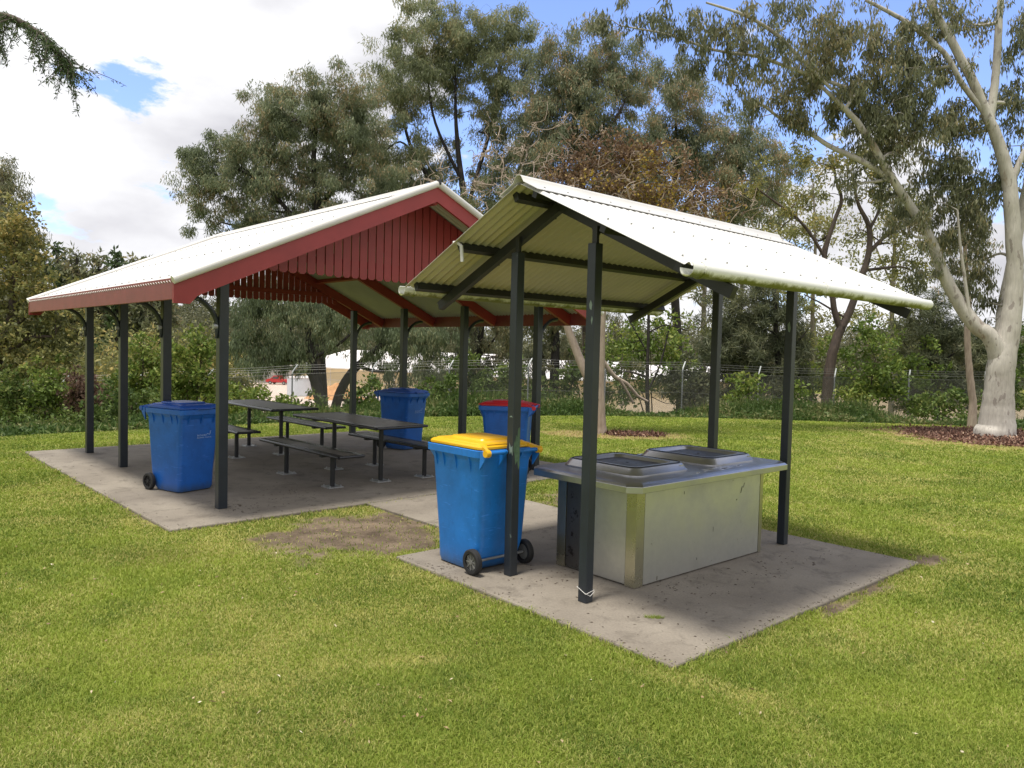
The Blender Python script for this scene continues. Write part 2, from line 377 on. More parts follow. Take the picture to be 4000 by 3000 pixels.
def dead_fn(x, y):
    n = fbm(x, y, 2.5, 41)-.5
    return np.clip((np.maximum(blob(x, y, TC[0]+.15, TC[1]-.1, 1.9, 1.0), blob(x, y, 11.2, 17.6, 3.6, 3.2)*.7)+n*.7-.35)/.3, 0, 1)

def axis(lo, hi, dlo, dhi, fine, n=26):
    a = np.arange(dlo, dhi, fine); g = np.geomspace(fine, 1, 1)
    left = dlo-np.geomspace(.3, dlo-lo, n)[::-1]; rgt = dhi+np.geomspace(.3, hi-dhi, n); return np.concatenate([left, a, rgt])
xs = axis(-420, 420, -14, 20, .09, 44); ys = axis(-60, 430, 1.2, 30, .09, 60)
Xg, Yg = np.meshgrid(xs, ys); Zg = terrain(Xg, Yg)
V = np.stack([Xg.ravel(), Yg.ravel(), Zg.ravel()], 1); nx, ny = len(xs), len(ys)
ii = (np.arange(ny-1)[:, None]*nx+np.arange(nx-1)[None]).ravel(); Fq = np.stack([ii, ii+1, ii+1+nx, ii+nx], 1)
xr, yr = Xg.ravel(), Yg.ravel()
M = Mat('lawn ground'); v = M.coord((1, 1, 1), True)
def attr(M, n): a = M.n('ShaderNodeAttribute'); a.attribute_name = n; return a.outputs['Fac']
n1 = M.noise(5, 5, .6, v); n2 = M.noise(70, 4, .7, v); n3 = M.noise(.5, 4, .6, v)
col = M.mix(M.ramp(n3, [(.35, 0.), (.65, 1.)]), (.12, .18, .020), (.20, .26, .034))
col = M.mix(M.ramp(n1, [(.35, 0.), (.7, .6)]), col, (.21, .215, .05))
col = M.mix(attr(M, 'straw'), col, (.33, .31, .09))
col = M.mix(.55, col, M.ramp(n2, [(.3, .15), (.7, .75)]), 'OVERLAY')
dn = M.noise(40, 5, .7, v); dcol = M.mix(M.ramp(M.noise(3, 5, .6, v), [(.35, 0.), (.65, 1.)]), (.095, .072, .052), (.22, .17, .12))
dcol = M.mix(.5, dcol, M.ramp(dn, [(.3, .15), (.7, .8)]), 'OVERLAY')
col = M.mix(attr(M, 'dead'), col, M.mix(M.ramp(dn, [(.4, 0.), (.6, 1.)]), (.36, .27, .12), (.20, .14, .07)))
col = M.mix(attr(M, 'dirt'), col, dcol)
col = M.mix(attr(M, 'mulch'), col, M.mix(M.ramp(dn, [(.35, 0.), (.65, 1.)]), (.055, .026, .018), (.17, .085, .055)))
M.set(col, .95, 0, .1); M.bump(M.math('ADD', n2, dn), .6, .02)
ground = npmesh('lawn', V, Fq, M.m, None, dict(dirt=dirt_fn(xr, yr), straw=straw_fn(xr, yr), mulch=mulch_fn(xr, yr), dead=dead_fn(xr, yr)), True)
tag(ground, kind='structure', label='mown park lawn with dry patches falling away to the fence')

# grass blades
def grass(n, rmin, rmax, hgt, name, seed, pw=0.0):
    g = np.random.default_rng(seed)
    r = rmin*(rmax/rmin)**(g.random(n)**1.0) if pw == 0 else rmin+(rmax-rmin)*g.random(n)
    th = (g.random(n)*2-1)*.70
    x = r*np.sin(th); y = r*np.cos(th)
    sd = slabdist(x, y); d = dirt_fn(x, y); mu = mulch_fn(x, y); dd = dead_fn(x, y)
    keep = (sd > -.035*g.random(n)**3-.004) & (g.random(n) > d*.955) & (g.random(n) > mu*.98) & (g.random(n) > dd*.72) & (r < crestR(x, y)+1)
    x, y, r, sd, dd = x[keep], y[keep], r[keep], sd[keep], dd[keep]; n = len(x)
    st = straw_fn(x, y)
    z = terrain(x, y); a = g.random(n)*2*math.pi
    s = np.maximum(1, r/4.2); h = hgt*(.55+.75*g.random(n))*(.7+.6*fbm(x, y, 1.3, 50))*s**.35*(1-.35*st)*(1+1.1*(sd < .05)*g.random(n)**2); wd = .0022*s*(.7+.6*g.random(n))
    lean = .25+.9*g.random(n); la = g.random(n)*2*math.pi
    dx, dy = np.cos(a)*wd, np.sin(a)*wd
    lx, ly = np.cos(la)*h*lean, np.sin(la)*h*lean
    P = np.empty((n, 5, 3))
    P[:, 0] = np.stack([x-dx, y-dy, z-.004], 1); P[:, 1] = np.stack([x+dx, y+dy, z-.004], 1)
    P[:, 2] = np.stack([x+dx*.8+lx*.4, y+dy*.8+ly*.4, z+h*.62], 1); P[:, 3] = np.stack([x-dx*.8+lx*.4, y-dy*.8+ly*.4, z+h*.62], 1)
    P[:, 4] = np.stack([x+lx*1.15, y+ly*1.15, z+h*(1-.3*lean)+.002], 1)
    b = np.arange(n)[:, None]*5
    F3 = np.concatenate([b+[0, 1, 2], b+[0, 2, 3], b+[3, 2, 4]])
    stv = np.repeat(np.clip(st*.55+dd*1.0, 0, 1), 5)
    return P.reshape(-1, 3), F3, stv
M = Mat('grass blades'); g = M.n('ShaderNodeNewGeometry'); rr = g.outputs['Random Per Island']; v = M.coord((1, 1, 1), True)
n3 = M.noise(.6, 4, .6, v); base = M.mix(M.ramp(n3, [(.38, 0.), (.62, 1.)]), (.115, .190, .022), (.290, .375, .050))
n4 = M.noise(1.7, 5, .65, v, .3); base = M.mix(M.ramp(n4, [(.50, 0.), (.68, .75)]), base, (.060, .130, .020))
col = M.mix(M.ramp(rr, [(.1, 0.), (.9, .8)]), base, (.38, .42, .085))
sr = M.math('ADD', M.math('MULTIPLY', attr(M, 'straw'), 1.0), M.math('SUBTRACT', rr, .80))
col = M.mix(M.ramp(sr, [(.05, 0.), (.30, .85)]), col, (.50, .47, .17))
M.set(col, .6, 0, .25); tr = M.n('ShaderNodeBsdfTranslucent'); M.l(col, tr.inputs[0]); ms = M.n('ShaderNodeMixShader'); ms.inputs[0].default_value = .35
M.l(M.b.outputs[0], ms.inputs[1]); M.l(tr.outputs[0], ms.inputs[2]); M.l(ms.outputs[0], M.o.inputs[0]); m_grass = M.m
P1, F1, S1 = grass(1150000, 2.3, 25, .024, 'g', 1)
go = npmesh('grass', P1, F1, m_grass, None, dict(straw=S1)); tag(go, 'short mown green grass blades with straw coloured patches', 'grass', kind='stuff')

# slabs and path
def slab(name, f, q, label, z=0.0, bev=.012):
    m = MB(); m.prism([f(q[0], q[2])[:2], f(q[1], q[2])[:2], f(q[1], q[3])[:2], f(q[0], q[3])[:2]], -.25, z)
    o = m.build(name, m_conc, bevel=bev); return tag(o, kind='structure', label=label)
slab('concrete_slab', Bf, SB, 'small concrete slab under the barbecue shelter')
slab('concrete_slab', Gf, SG, 'large concrete slab under the red gabled picnic shelter')
slab('concrete_path', Bf, (SP[0], SP[1], SP[2]+.006, SP[3]+.12), 'short concrete path joining the two slabs', -.004, .006)
# yard below
m_yard = concrete('pale yard', (.62, .52, .45), (.78, .68, .60), (.55, .42, .30))
m = MB(); m.add([(-130, 86, -5.98), (-18, 86, -5.98), (-18, 165, -5.98), (-130, 165, -5.98)], [(0, 1, 2, 3)]); tag(m.build('yard', m_yard), kind='structure', label='pale concrete yard beyond the fence')
m_dirtyd = concrete('orange dirt yard', (.30, .23, .13), (.40, .31, .19), (.20, .16, .08))
m = MB(); m.add([(-18, 84, -5.985), (90, 84, -5.985), (90, 165, -5.985), (-18, 165, -5.985)], [(0, 1, 2, 3)]); tag(m.build('yard', m_dirtyd), kind='structure', label='orange dirt yard in front of the sheds')

# ------------------------------------------------------------------ corrugated roof sheets
def corr(mb, x0, x1, ya, za, yb, zb, pitch=.076, amp=.009, thick=.0025, per=8, flip=False):
    """sheet spanning x0..x1 along the ridge, from (ya,za) at the ridge to (yb,zb) at the eave; top side material 0, under side material 1"""
    n = int((x1-x0)/pitch*per)+1; xs_ = np.linspace(x0, x1, n); off = amp*np.cos(xs_/pitch*2*math.pi)
    nl = math.hypot(yb-ya, zb-za); ny_, nz_ = -(zb-za)/nl*(1 if yb > ya else -1), abs(yb-ya)/nl
    vs = []
    for side in (0, 1):
        o = off-(thick if side else 0)
        for (y, z) in ((ya, za), (yb, zb)):
            vs += [(x, y+ny_*q, z+nz_*q) for x, q in zip(xs_, o)]
    f0 = [(i, i+1, n+i+1, n+i) for i in range(n-1)]; f1 = [(2*n+i, 3*n+i, 3*n+i+1, 2*n+i+1) for i in range(n-1)]
    if yb < ya: pass
    else: f0 = [tuple(reversed(q)) for q in f0]; f1 = [tuple(reversed(q)) for q in f1]
    mb.add(vs, f0, 0); o = len(mb.v)-len(vs)
    mb.f += [tuple(i+o for i in q) for q in f1]; mb.m += [1]*len(f1)
    ed = [(n+i, n+i+1, 3*n+i+1, 3*n+i) for i in range(n-1)]+[(0, n, 3*n, 2*n), (n-1, 2*n-1, 4*n-1, 3*n-1)]
    mb.f += [tuple(i+o for i in q) for q in ed]; mb.m += [0]*len(ed)
    return mb
def arc(c, r, a0, a1, n, pl='yz'):
    return [(0, c[0]+r*math.cos(R(a0+(a1-a0)*i/n)), c[1]+r*math.sin(R(a0+(a1-a0)*i/n))) for i in range(n+1)]

# ------------------------------------------------------------------ barbecue shelter
BL, BW = 1.353, .397; RZ, EZ, RW = 2.927, 2.266, 1.398; X0, X1 = -BL-.365, BL+.39
bs = empty('barbecue_shelter', (BX, BY, 0), BA, label='small open shelter with cream corrugated gable roof over the stainless barbecue', cat='shelter')
slp = (RZ-EZ)/RW
def rz_(y, off=0): return RZ-slp*abs(y)+off
for sd in (1, -1):
    m = MB(); corr(m, X0, X1, sd*.02, rz_(.02, -.008), sd*RW, rz_(RW))  # screw heads in three rows
    for yy in (.13, .72, 1.30):
        for i in range(15):
            x = X0+.12+i*(X1-X0-.24)/14; m.tube([(x, sd*yy, rz_(yy, .008)), (x+0, sd*(yy+.002), rz_(yy, .018))], .007, 6, mi=2)
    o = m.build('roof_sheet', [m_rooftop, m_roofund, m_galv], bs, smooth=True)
    gy, gz_ = sd*(RW+.03), EZ-.035                       # gutter: bullnosed trough
    m = MB(); pr = [(gy+sd*.048*math.cos(R(a)), gz_+.046*math.sin(R(a))) for a in range(-190, 61, 22)]
    pr2 = [(gy+sd*.044*math.cos(R(a)), gz_+.042*math.sin(R(a))) for a in range(-190, 61, 22)][::-1]
    lp = pr+pr2
    m.loft([[(x, y, z) for y, z in lp] for x in np.linspace(X0-.01, X1+.01, 8)]); g_ = m.build('gutter', m_gutter, bs, smooth=True)
    for x in (X0+.10, X0+1.55):
        m = MB(); pj = [(gy+sd*.050*math.cos(R(a)), gz_+.048*math.sin(R(a))) for a in range(-180, 71, 25)]; m.tube([(x, y, z) for y, z in pj], .006, 6)
        m.build('gutter_joint', m_gutter, g_)
# ridge cap: rolled centre with wings
m = MB(); prof = [(-.20, rz_(.20, .012)), (-.055, rz_(.055, .014))]+[(.036*math.cos(R(a)), RZ+.012+.028*math.sin(R(a))) for a in range(170, 9, -20)]+[(.055, rz_(.055, .014)), (.20, rz_(.20, .012))]
prof = prof+[(y, z-.004) for y, z in prof[::-1]]
m.loft([[(x, y, z) for y, z in prof] for x in (X0-.01, X1+.0)]); m.build('ridge_cap', m_cream, bs, smooth=True)
for sd in (1, -1):
    for yy in (.10, .735, 1.32):
        m = MB(); m.beam((X0+.06, sd*yy, rz_(yy, -.042)), (X1-.06, sd*yy, rz_(yy, -.042)), .045, .062, (0, sd*slp, 1)); m.build('purlin', m_steel, bs)
    for xx in (-1.30, 1.30):
        m = MB(); m.beam((xx, sd*.0, rz_(0, -.115)), (xx, sd*1.46, rz_(1.46, -.115)), .05, .075, (0, sd*slp, 1)); m.build('rafter', m_steel, bs)
        for yy in (.10, .735, 1.32): m = MB(); m.box((xx+.028, sd*yy-.02, rz_(yy, -.15)), (xx+.036, sd*yy+.02, rz_(yy, -.075))); m.build('cleat', m_steel, bs)
for i, (xx, yy) in enumerate([(-BL, BW), (-BL, -BW), (BL, BW), (BL, -BW)]):
    m = MB(); m.box((xx-.0375, yy-.0375, .0), (xx+.0375, yy+.0375, 2.50)); p = m.build('post', m_post, bs, bevel=.005)
    m = MB(); s2 = 1 if yy > 0 else -1
    m.box((xx-.012, yy-.022, 2.50), (xx+.012, yy+.022, rz_(yy, -.12))); m.add([(xx+.013, yy-.055, rz_(.45, -.10)), (xx+.013, yy+.055, rz_(.45, -.10)), (xx+.013, yy, 2.53)]+[(xx+.019, yy-.055, rz_(.45, -.10)), (xx+.019, yy+.055, rz_(.45, -.10)), (xx+.019, yy, 2.53)], [(0, 1, 2), (3, 5, 4), (0, 3, 4, 1), (1, 4, 5, 2), (2, 5, 3, 0)])
    m.build('post_bracket', m_steel, p)
# flaked paint on the two camera side posts, showing the old green
m_flake = mk('old green paint', (.085, .150, .085), .6, 0, .3, 20); m_flake2 = mk('bared primer', (.20, .26, .22), .7, 0, .2, 20)
def flake(px_, py_, face, pts, mat, parent_loc=None):
    g2 = MB()
    if face == 'x': P3 = [(px_-.0385, py_+a, z) for a, z in pts]; Q3 = [(px_-.0375, py_+a, z) for a, z in pts]
    else: P3 = [(px_+a, py_-.0385, z) for a, z in pts]; Q3 = [(px_+a, py_-.0375, z) for a, z in pts]
    n = len(pts); g2.add(P3+Q3, [tuple(range(n)), tuple(range(n, 2*n))[::-1]]+[(i, (i+1) % n, (i+1) % n+n, i+n) for i in range(n)]); o = g2.build('paint_flake', mat, None); return o
for face, pts, mt, (qx, qy) in [('y', [(-.035, .98), (-.028, 1.06), (-.02, 1.03), (-.008, 1.10), (.004, 1.08), (.012, 1.15), (.03, 1.16), (.034, .86), (.02, .83), (.008, .90), (-.01, .87), (-.022, .95)], m_flake, (-BL, BW)),
                            ('x', [(-.030, 1.02), (-.012, 1.00), (.006, 1.04), (.008, 1.00), (-.002, .95), (-.016, .97), (-.034, .94)], m_flake2, (-BL, BW)),
                            ('x', [(-.024, 1.235), (-.012, 1.25), (.006, 1.245), (.01, 1.235), (-.008, 1.238)], m_flake2, (-BL, BW)),
                            ('x', [(-.02, 2.08), (-.005, 2.11), (.008, 2.08), (.002, 2.05), (-.014, 2.04)], m_flake2, (-BL, -BW)),
                            ('x', [(-.028, 1.98), (-.02, 2.0), (-.012, 1.97), (-.02, 1.94)], m_flake2, (-BL, -BW)),
                            ('x', [(-.02, 2.02), (-.006, 2.08), (.012, 2.05), (.004, 1.99), (-.012, 1.98)], m_flake2, (BL, -BW))]:
    o = flake(qx, qy, face, pts, mt)
    for pp in [c for c in bs.children if c.name.startswith('post') and not c.name.startswith('post_b')]:
        co = pp.data.vertices[0].co
        if abs(co.x-(qx-.0375)) < .01 and abs(co.y-(qy-.0375)) < .01: o.parent = pp
# pale strap hanging from the end of the left purlin
m = MB(); y0 = .735; z0 = rz_(y0, -.02); m.tube([(X0+.02, y0+.03, z0+.01), (X0+.035, y0+.0, z0+.012), (X0+.04, y0-.045, z0-.02), (X0+.045, y0-.055, z0-.14)], .014, 6); o = m.build('hanging_strap', m_cream, bs)
m = MB(); zt = .085; q = .043
m.tube([(-BL-q, -BW-q, zt-.015), (-BL+q, -BW-q, zt), (-BL+q, -BW+q, zt), (-BL-q, -BW+q, zt+.02), (-BL-q, -BW-q, zt-.015)], 0.0022, 6)
m.tube([(-BL-q-.002, -BW-q-.002, zt-.01), (-BL-q+.04, -BW-q-.004, zt-.035), (-BL+q, -BW-q-.003, zt-.01)], .002, 5)
o = m.build('cable_tie', m_cream, None, loc=(BX, BY, 0), rz=BA); tag(o, 'thin white cable tied round the foot of the nearest barbecue shelter post', 'cable')

# ------------------------------------------------------------------ barbecue bench
bb = empty('barbecue_bench', Bf(.03, -.02, 0), BA, label='stainless steel double barbecue bench with two domed hotplate hoods', cat='barbecue')
hx, hy, hz = .885, .41, .752
m = MB(); m.box((-hx+.02, -hy+.012, .006), (hx-.02, hy-.012, hz)); m.build('cabinet', m_ss, bb)
m = MB(); m.box((-hx+.10, -hy, .012), (hx-.055, -hy+.011, hz-.006)); m.build('side_panel', m_ss, bb, bevel=.002)
m = MB(); m.box((-hx+.10, hy-.011, .012), (hx-.055, hy, hz-.006)); m.build('side_panel', m_ss, bb, bevel=.002)
m = MB(); m.box((-hx+.004, -hy+.10, .014), (-hx+.019, .055, hz-.006)); m.build('end_panel', m_ss, bb, bevel=.002)
m = MB(); m.box((-hx+.004, .062, .014), (-hx+.019, hy-.10, hz-.006)); d_ = m.build('end_door', m_plate, bb, bevel=.002); d_['label'] = 'dark stained end door'
m = MB(); m.box((hx-.019, -hy+.10, .014), (hx-.004, hy-.10, hz-.006)); m.build('end_panel', m_ss, bb, bevel=.002)
M = Mat('scuff'); M.set((.06, .055, .04), .7); m_scuff = M.m
for (cx, cz, w_, h_, sl_) in [(.52, .60, .006, .028, .02), (.56, .635, .004, .02, .014), (.46, .52, .008, .006, 0), (-.30, .66, .004, .012, 0), (.12, .31, .003, .02, .003), (-.1, .1, .004, .01, 0)]:
    m = MB(); m.add([(cx-w_, -hy-.001, cz-h_), (cx+w_, -hy-.001, cz-h_), (cx+w_+sl_, -hy-.001, cz+h_), (cx-w_+sl_, -hy-.001, cz+h_)], [(0, 1, 2, 3)])
    m.build('scuff_mark', m_scuff, bb)
for sx_, sy_ in ((-1, -1), (-1, 1), (1, -1), (1, 1)):
    a, b = sx_*hx, sy_*hy; w1 = .095; w2 = .048
    wl = w1 if sx_ < 0 else w2
    m = MB(); m.prism([(a, b), (a-sx_*wl, b), (a-sx_*wl, b-sy_*.018), (a-sx_*.018, b-sy_*.018), (a-sx_*.018, b-sy_*w1), (a, b-sy_*w1)][::(1 if sx_*sy_ > 0 else -1)], .004, hz); m.build('corner_post', m_ssgold, bb)
def chamf(x, y, c): return [(-x+c, -y), (x-c, -y), (x, -y+c), (x, y-c), (x-c, y), (-x+c, y), (-x, y-c), (-x, -y+c)]
tx, ty = 1.10, .565
m = MB(); m.loft([[(px, py, z) for px, py in chamf(tx-i_, ty-i_, .085)] for z, i_ in ((.748, .012), (.752, 0), (.797, 0), (.812, .018), (.818, .05))], mi=0)
top = m.build('bench_top', m_sstop, bb, bevel=.002)
def rrect(cx, cy, hx_, hy_, r, z, n=5):
    o = []
    for qx, qy, a0 in ((1, 1, 0), (-1, 1, 90), (-1, -1, 180), (1, -1, 270)):
        for i in range(n+1):
            a = R(a0+90*i/n); o.append((cx+qx*(hx_-r)+r*math.cos(a), cy+qy*(hy_-r)+r*math.sin(a), z))
    return o
for cx in (-.475, .525):
    cy = .05; A_, B_ = .325, .365
    m = MB(); m.loft([rrect(cx, cy, A_+.035, B_+.035, .10, .8185), rrect(cx, cy, A_+.035, B_+.035, .10, .828), rrect(cx, cy, A_+.026, B_+.026, .095, .834), rrect(cx, cy, A_-.002, B_-.002, .085, .876), rrect(cx, cy, A_-.02, B_-.02, .08, .880), rrect(cx, cy, A_-.07, B_-.07, .07, .880), rrect(cx, cy, A_-.10, B_-.10, .06, .852)], cap=False)
    hd = m.build('hood', m_sstop, bb, smooth=True); sm_angle(hd, 28)
    m = MB(); m.loft([rrect(cx, cy, A_-.092, B_-.092, .06, .846), rrect(cx, cy, A_-.092, B_-.092, .06, .856)]); hp = m.build('hotplate', m_plate, bb)
    m = MB(); m.tube([(cx+.02, cy, .857), (cx+.02, cy, .8585)], .012, 12); m.build('drain_hole', m_black, hp)
    m = MB(); m.tube([rrect(cx, cy, A_-.016, B_-.016, .08, .8812)[i % 24] for i in range(25)], .003, 4, cap=False); m.build('seal', m_black, hd)
    m = MB(); m.box((cx+A_-.10, cy-B_-.012, .848), (cx+A_-.05, cy-B_-.006, .866)); m.build('hood_button', m_galv, hd)
# water on the bench top
M = Mat('wet film'); M.set((.80, .82, .85), .08, .9); m_wet = M.m
def puddle(cx, cy, n, sc, z):
    pts = []
    for i in range(n):
        a = 2*math.pi*i/n; r = sc*(.6+.5*random.random()); pts.append((cx+r*math.cos(a)*2.2, cy+r*math.sin(a)*.8))
    return pts
m = MB()
for k in range(26):
    t = random.random(); cx, cy = -.1+.5*t+random.uniform(-.16, .16), -.43+random.uniform(-.045, .045)
    m.prism(puddle(cx, cy, 9, random.uniform(.006, .026), 0), .8183, .8195)
for k in range(14): m.prism(puddle(random.uniform(.8, 1.0), random.uniform(-.4, .3), 8, random.uniform(.004, .012), 0), .8183, .8193)
o = m.build('water', m_wet, None, loc=Bf(.03, -.02, 0), rz=BA); tag(o, 'splashes of rain water lying on the stainless bench top', 'water', kind='stuff')

# ------------------------------------------------------------------ picnic shelter
GL, GW = 2.5655, 2.3336; PZ, QZ, PW = 3.702, 2.3286, 3.0166; Y0, Y1 = -GL-.593, GL+.581
ps = empty('picnic_shelter', (GX, GY, 0), GA, label='large open picnic shelter with white corrugated roof and red slatted gables', cat='shelter')
sl2 = (PZ-QZ)/PW
def pz(v, off=0): return PZ-sl2*abs(v)+off
for sd in (1, -1):
    m = MB(); corr(m, Y0-.01, Y1+.01, sd*.02, pz(.02, -.006), sd*(PW+.02), pz(PW+.02))
    for yy in (.2, 1.0, 1.9, 2.85):
        for i in range(24):
            x = Y0+.15+i*(Y1-Y0-.3)/23; m.tube([(x, sd*yy, pz(yy, .008)), (x, sd*yy, pz(yy, .020))], .009, 6, mi=2)
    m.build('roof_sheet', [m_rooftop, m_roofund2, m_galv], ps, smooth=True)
    m = MB(); m.box((Y0+.045, sd*PW-.016-.0, 2.15), (Y1-.045, sd*PW+.016, 2.352)); o = m.build('fascia_board', m_redfas, ps, bevel=.004)
    for e, ue in ((-1, Y0), (1, Y1)):
        # barge board following the slope, plumb-cut foot
        m = MB(); t = .036; u0, u1 = (ue, ue+t) if e < 0 else (ue-t, ue)
        P = []
        vv = PW+.018
        pa = [(0, pz(0, -.20)), (0, pz(0, -.004)), (sd*vv, pz(vv, -.004)), (sd*vv, 2.115), (sd*(vv-.15), 2.115), (sd*(vv-.22), pz(vv-.22, -.225))]
        m.add([(u0, y, z) for y, z in pa]+[(u1, y, z) for y, z in pa], [tuple(range(6)), tuple(range(6, 12))[::-1]]+[(i, i+6, (i+1) % 6+6, (i+1) % 6) for i in range(6)])
        m.build('barge_board', m_red, ps)
        # rolled barge capping
        m = MB(); cc = [(ue+e*.012, sd*.0, pz(0, .012)), (ue+e*.012, sd*(PW+.03), pz(PW+.03, .012))]
        m.tube(cc, .040, 12); m.build('barge_cap', m_cream, ps, smooth=True)
    for uu in (-GL, -GL/3, GL/3, GL):
        m = MB(); m.beam((uu, sd*.03, pz(0, -.115)), (uu, sd*2.99, pz(2.99, -.115)), .065, .155, (0, sd*sl2, 1)); m.build('rafter', m_red, ps)
        m = MB(); m.box((uu-.05, sd*GW-.05, 0), (uu+.05, sd*GW+.05, pz(GW, -.19))); p = m.build('post', m_post, ps, bevel=.006)
        m = MB(); vs = []
        for i in range(11):
            a = R(90*i/10); vs.append((uu, sd*(GW+.05+.34*(1-math.cos(a))+.005), 1.90+.33*math.sin(a)))
        # curved knee bracket: vertical foot then arc outward to the rafter
        m.tube([(uu, sd*(GW+.065), 1.80)]+vs, [.012]+[.027]*11, 8); m.build('knee_bracket', m_post, p, smooth=True)
        m = MB(); m.tube([(uu, sd*(GW+.058), 1.925), (uu, sd*(GW+.10), 1.925)], .031, 10); m.build('bracket_band', m_galv, p)
    for vv in (1.5,):
        for (a, b) in ((Y0+.04, Y1-.04),):
            m = MB(); m.beam((a, sd*vv, pz(vv, -.075)), (b, sd*vv, pz(vv, -.075)), .045, .07, (0, sd*sl2, 1)); m.build('purlin', m_red, ps)
m = MB(); m.box((Y0+.04, -.03, PZ-.23), (Y1-.04, .03, PZ-.05)); m.build('ridge_beam', m_red, ps)
m = MB(); prof = [(-.17, pz(.17, .014)), (-.05, pz(.05, .016))]+[(.034*math.cos(R(a)), PZ+.016+.028*math.sin(R(a))) for a in range(170, 9, -20)]+[(.05, pz(.05, .016)), (.17, pz(.17, .014))]
prof = prof+[(y, z-.004) for y, z in prof[::-1]]; m.loft([[(x, y, z) for y, z in prof] for x in (Y0-.03, Y1+.03)]); m.build('ridge_cap', m_cream, ps, smooth=True)
m = MB(); m.tube([(Y0-.055, 0, PZ+.0), (Y0-.02, 0, PZ+.028)], [.012, .042], 10); m.build('ridge_end_cap', m_steel, ps)
for e in (-1, 1):                                        # slatted gable screens
    m = MB(); k = 0; uq = e*(GL+.045); y = -1.98
    while y < 2.0:
        y0, y1 = y, y+.098; zt0, zt1 = pz(y0, -.04), pz(y1, -.04); zb = 2.552
        if min(zt0, zt1) > zb+.1:
            c = .024; t = .019; sh = random.uniform(-.003, .003)
            pa = [(y0+c, zb+sh), (y1-c, zb+sh), (y1, zb+c+sh), (y1, zt1), (y0, zt0), (y0, zb+c+sh)]
            m.add([(uq-t/2, a, b) for a, b in pa]+[(uq+t/2, a, b) for a, b in pa], [tuple(range(6))[::-1], tuple(range(6, 12))]+[(i, (i+1) % 6, (i+1) % 6+6, i+6) for i in range(6)])
        y += .113
    sc = m.build('gable_screen', m_red, ps)
    m = MB(); m.box((uq-e*.032-.022, -2.02, 2.685), (uq-e*.032+.022, 2.02, 2.765)); m.build('screen_rail', m_red, sc)

# ------------------------------------------------------------------ picnic tables and benches
def legset(m_l, x, root, top):
    m = MB(); m.tube([(x, 0, .012), (x, 0, top)], .030, 14); lg = m.build('leg', m_steel, root, smooth=True)
    m = MB(); m.box((x-.10, -.10, 0), (x+.10, .10, .012)); 
    for a in (-.075, .075):
        for b in (-.075, .075): m.tube([(x+a, b, .012), (x+a, b, .030)], .010, 6)
    m.build('base_plate', m_galv, lg)
    m = MB(); m.box((x-.03, -.17 if top < .6 else -.33, top), (x+.03, .17 if top < .6 else .33, top+.022)); m.build('cross_bracket', m_steel, lg)
def slats(root, L, W, z, nm, n):
    t = .036; r = t/2; per = W/n
    for k in (0,):
        m = MB()
        for i in range(n):
            y0 = -W/2+i*per+.0025; y1 = y0+per-.005
            if i in (0, n-1): continue
            m.box((-L/2, y0, z-t+.004), (L/2, y1, z))
        o = m.build(nm, m_dkalu, root, bevel=.003)
    for s in (-1, 1):
        m = MB(); yo = s*(W/2-per/2); loop = []
        pr = [(-per/2+.003, -t+.004)]+[(per/2-r+r*math.cos(R(a)), -r+r*math.sin(R(a))) for a in range(-90, 91, 22)]+[(-per/2+.003, 0)]
        pr = [(yo+s*a, z+b) for a, b in pr]
        m.loft([[(x, y, zz) for y, zz in pr] for x in (-L/2, L/2)]); m.build('edge_rail', m_edge, o, smooth=True)
    for s in (-1, 1):
        m = MB(); m.tube([(s*L/2+.004*s, -W/2+.02, z-.016), (s*L/2+.004*s, W/2-.02, z-.016)], .0185, 10); m.build('end_cap', m_edge, o, smooth=True)
    return o
def table(u, v, label, grp):
    rt = empty('picnic_table', Gf(u, v, 0), GA, label=label, cat='table', group=grp)
    slats(rt, 2.16, .80, .765, 'tabletop', 9)
    for x in (-.60, .60): legset(None, x, rt, .704)
def bench(u, v, label, grp):
    rt = empty('picnic_bench', Gf(u, v, 0), GA, label=label, cat='bench', group=grp)
    slats(rt, 2.12, .38, .445, 'seat', 4)
    for x in (-.62, .62): legset(None, x, rt, .384)
GT = 'dark slatted picnic tables'; GB = 'dark slatted benches beside the picnic tables'
table(-1.52, .055, 'dark slatted picnic table standing nearer the yellow lidded bin', GT)
table(1.46, -.005, 'farther dark slatted picnic table, its top pale with sky sheen', GT)
bench(-1.52, .77, 'dark slatted bench in the foreground, on the camera side of the nearer picnic table', GB)
bench(-1.54, -.62, 'dark slatted bench on the far side of the nearer picnic table', GB)
bench(1.48, .72, 'bench on the near side of the farther table, half hidden by the corner post', GB)
bench(1.46, -.72, 'pale reflecting bench on the lawn side of the farther picnic table', GB)

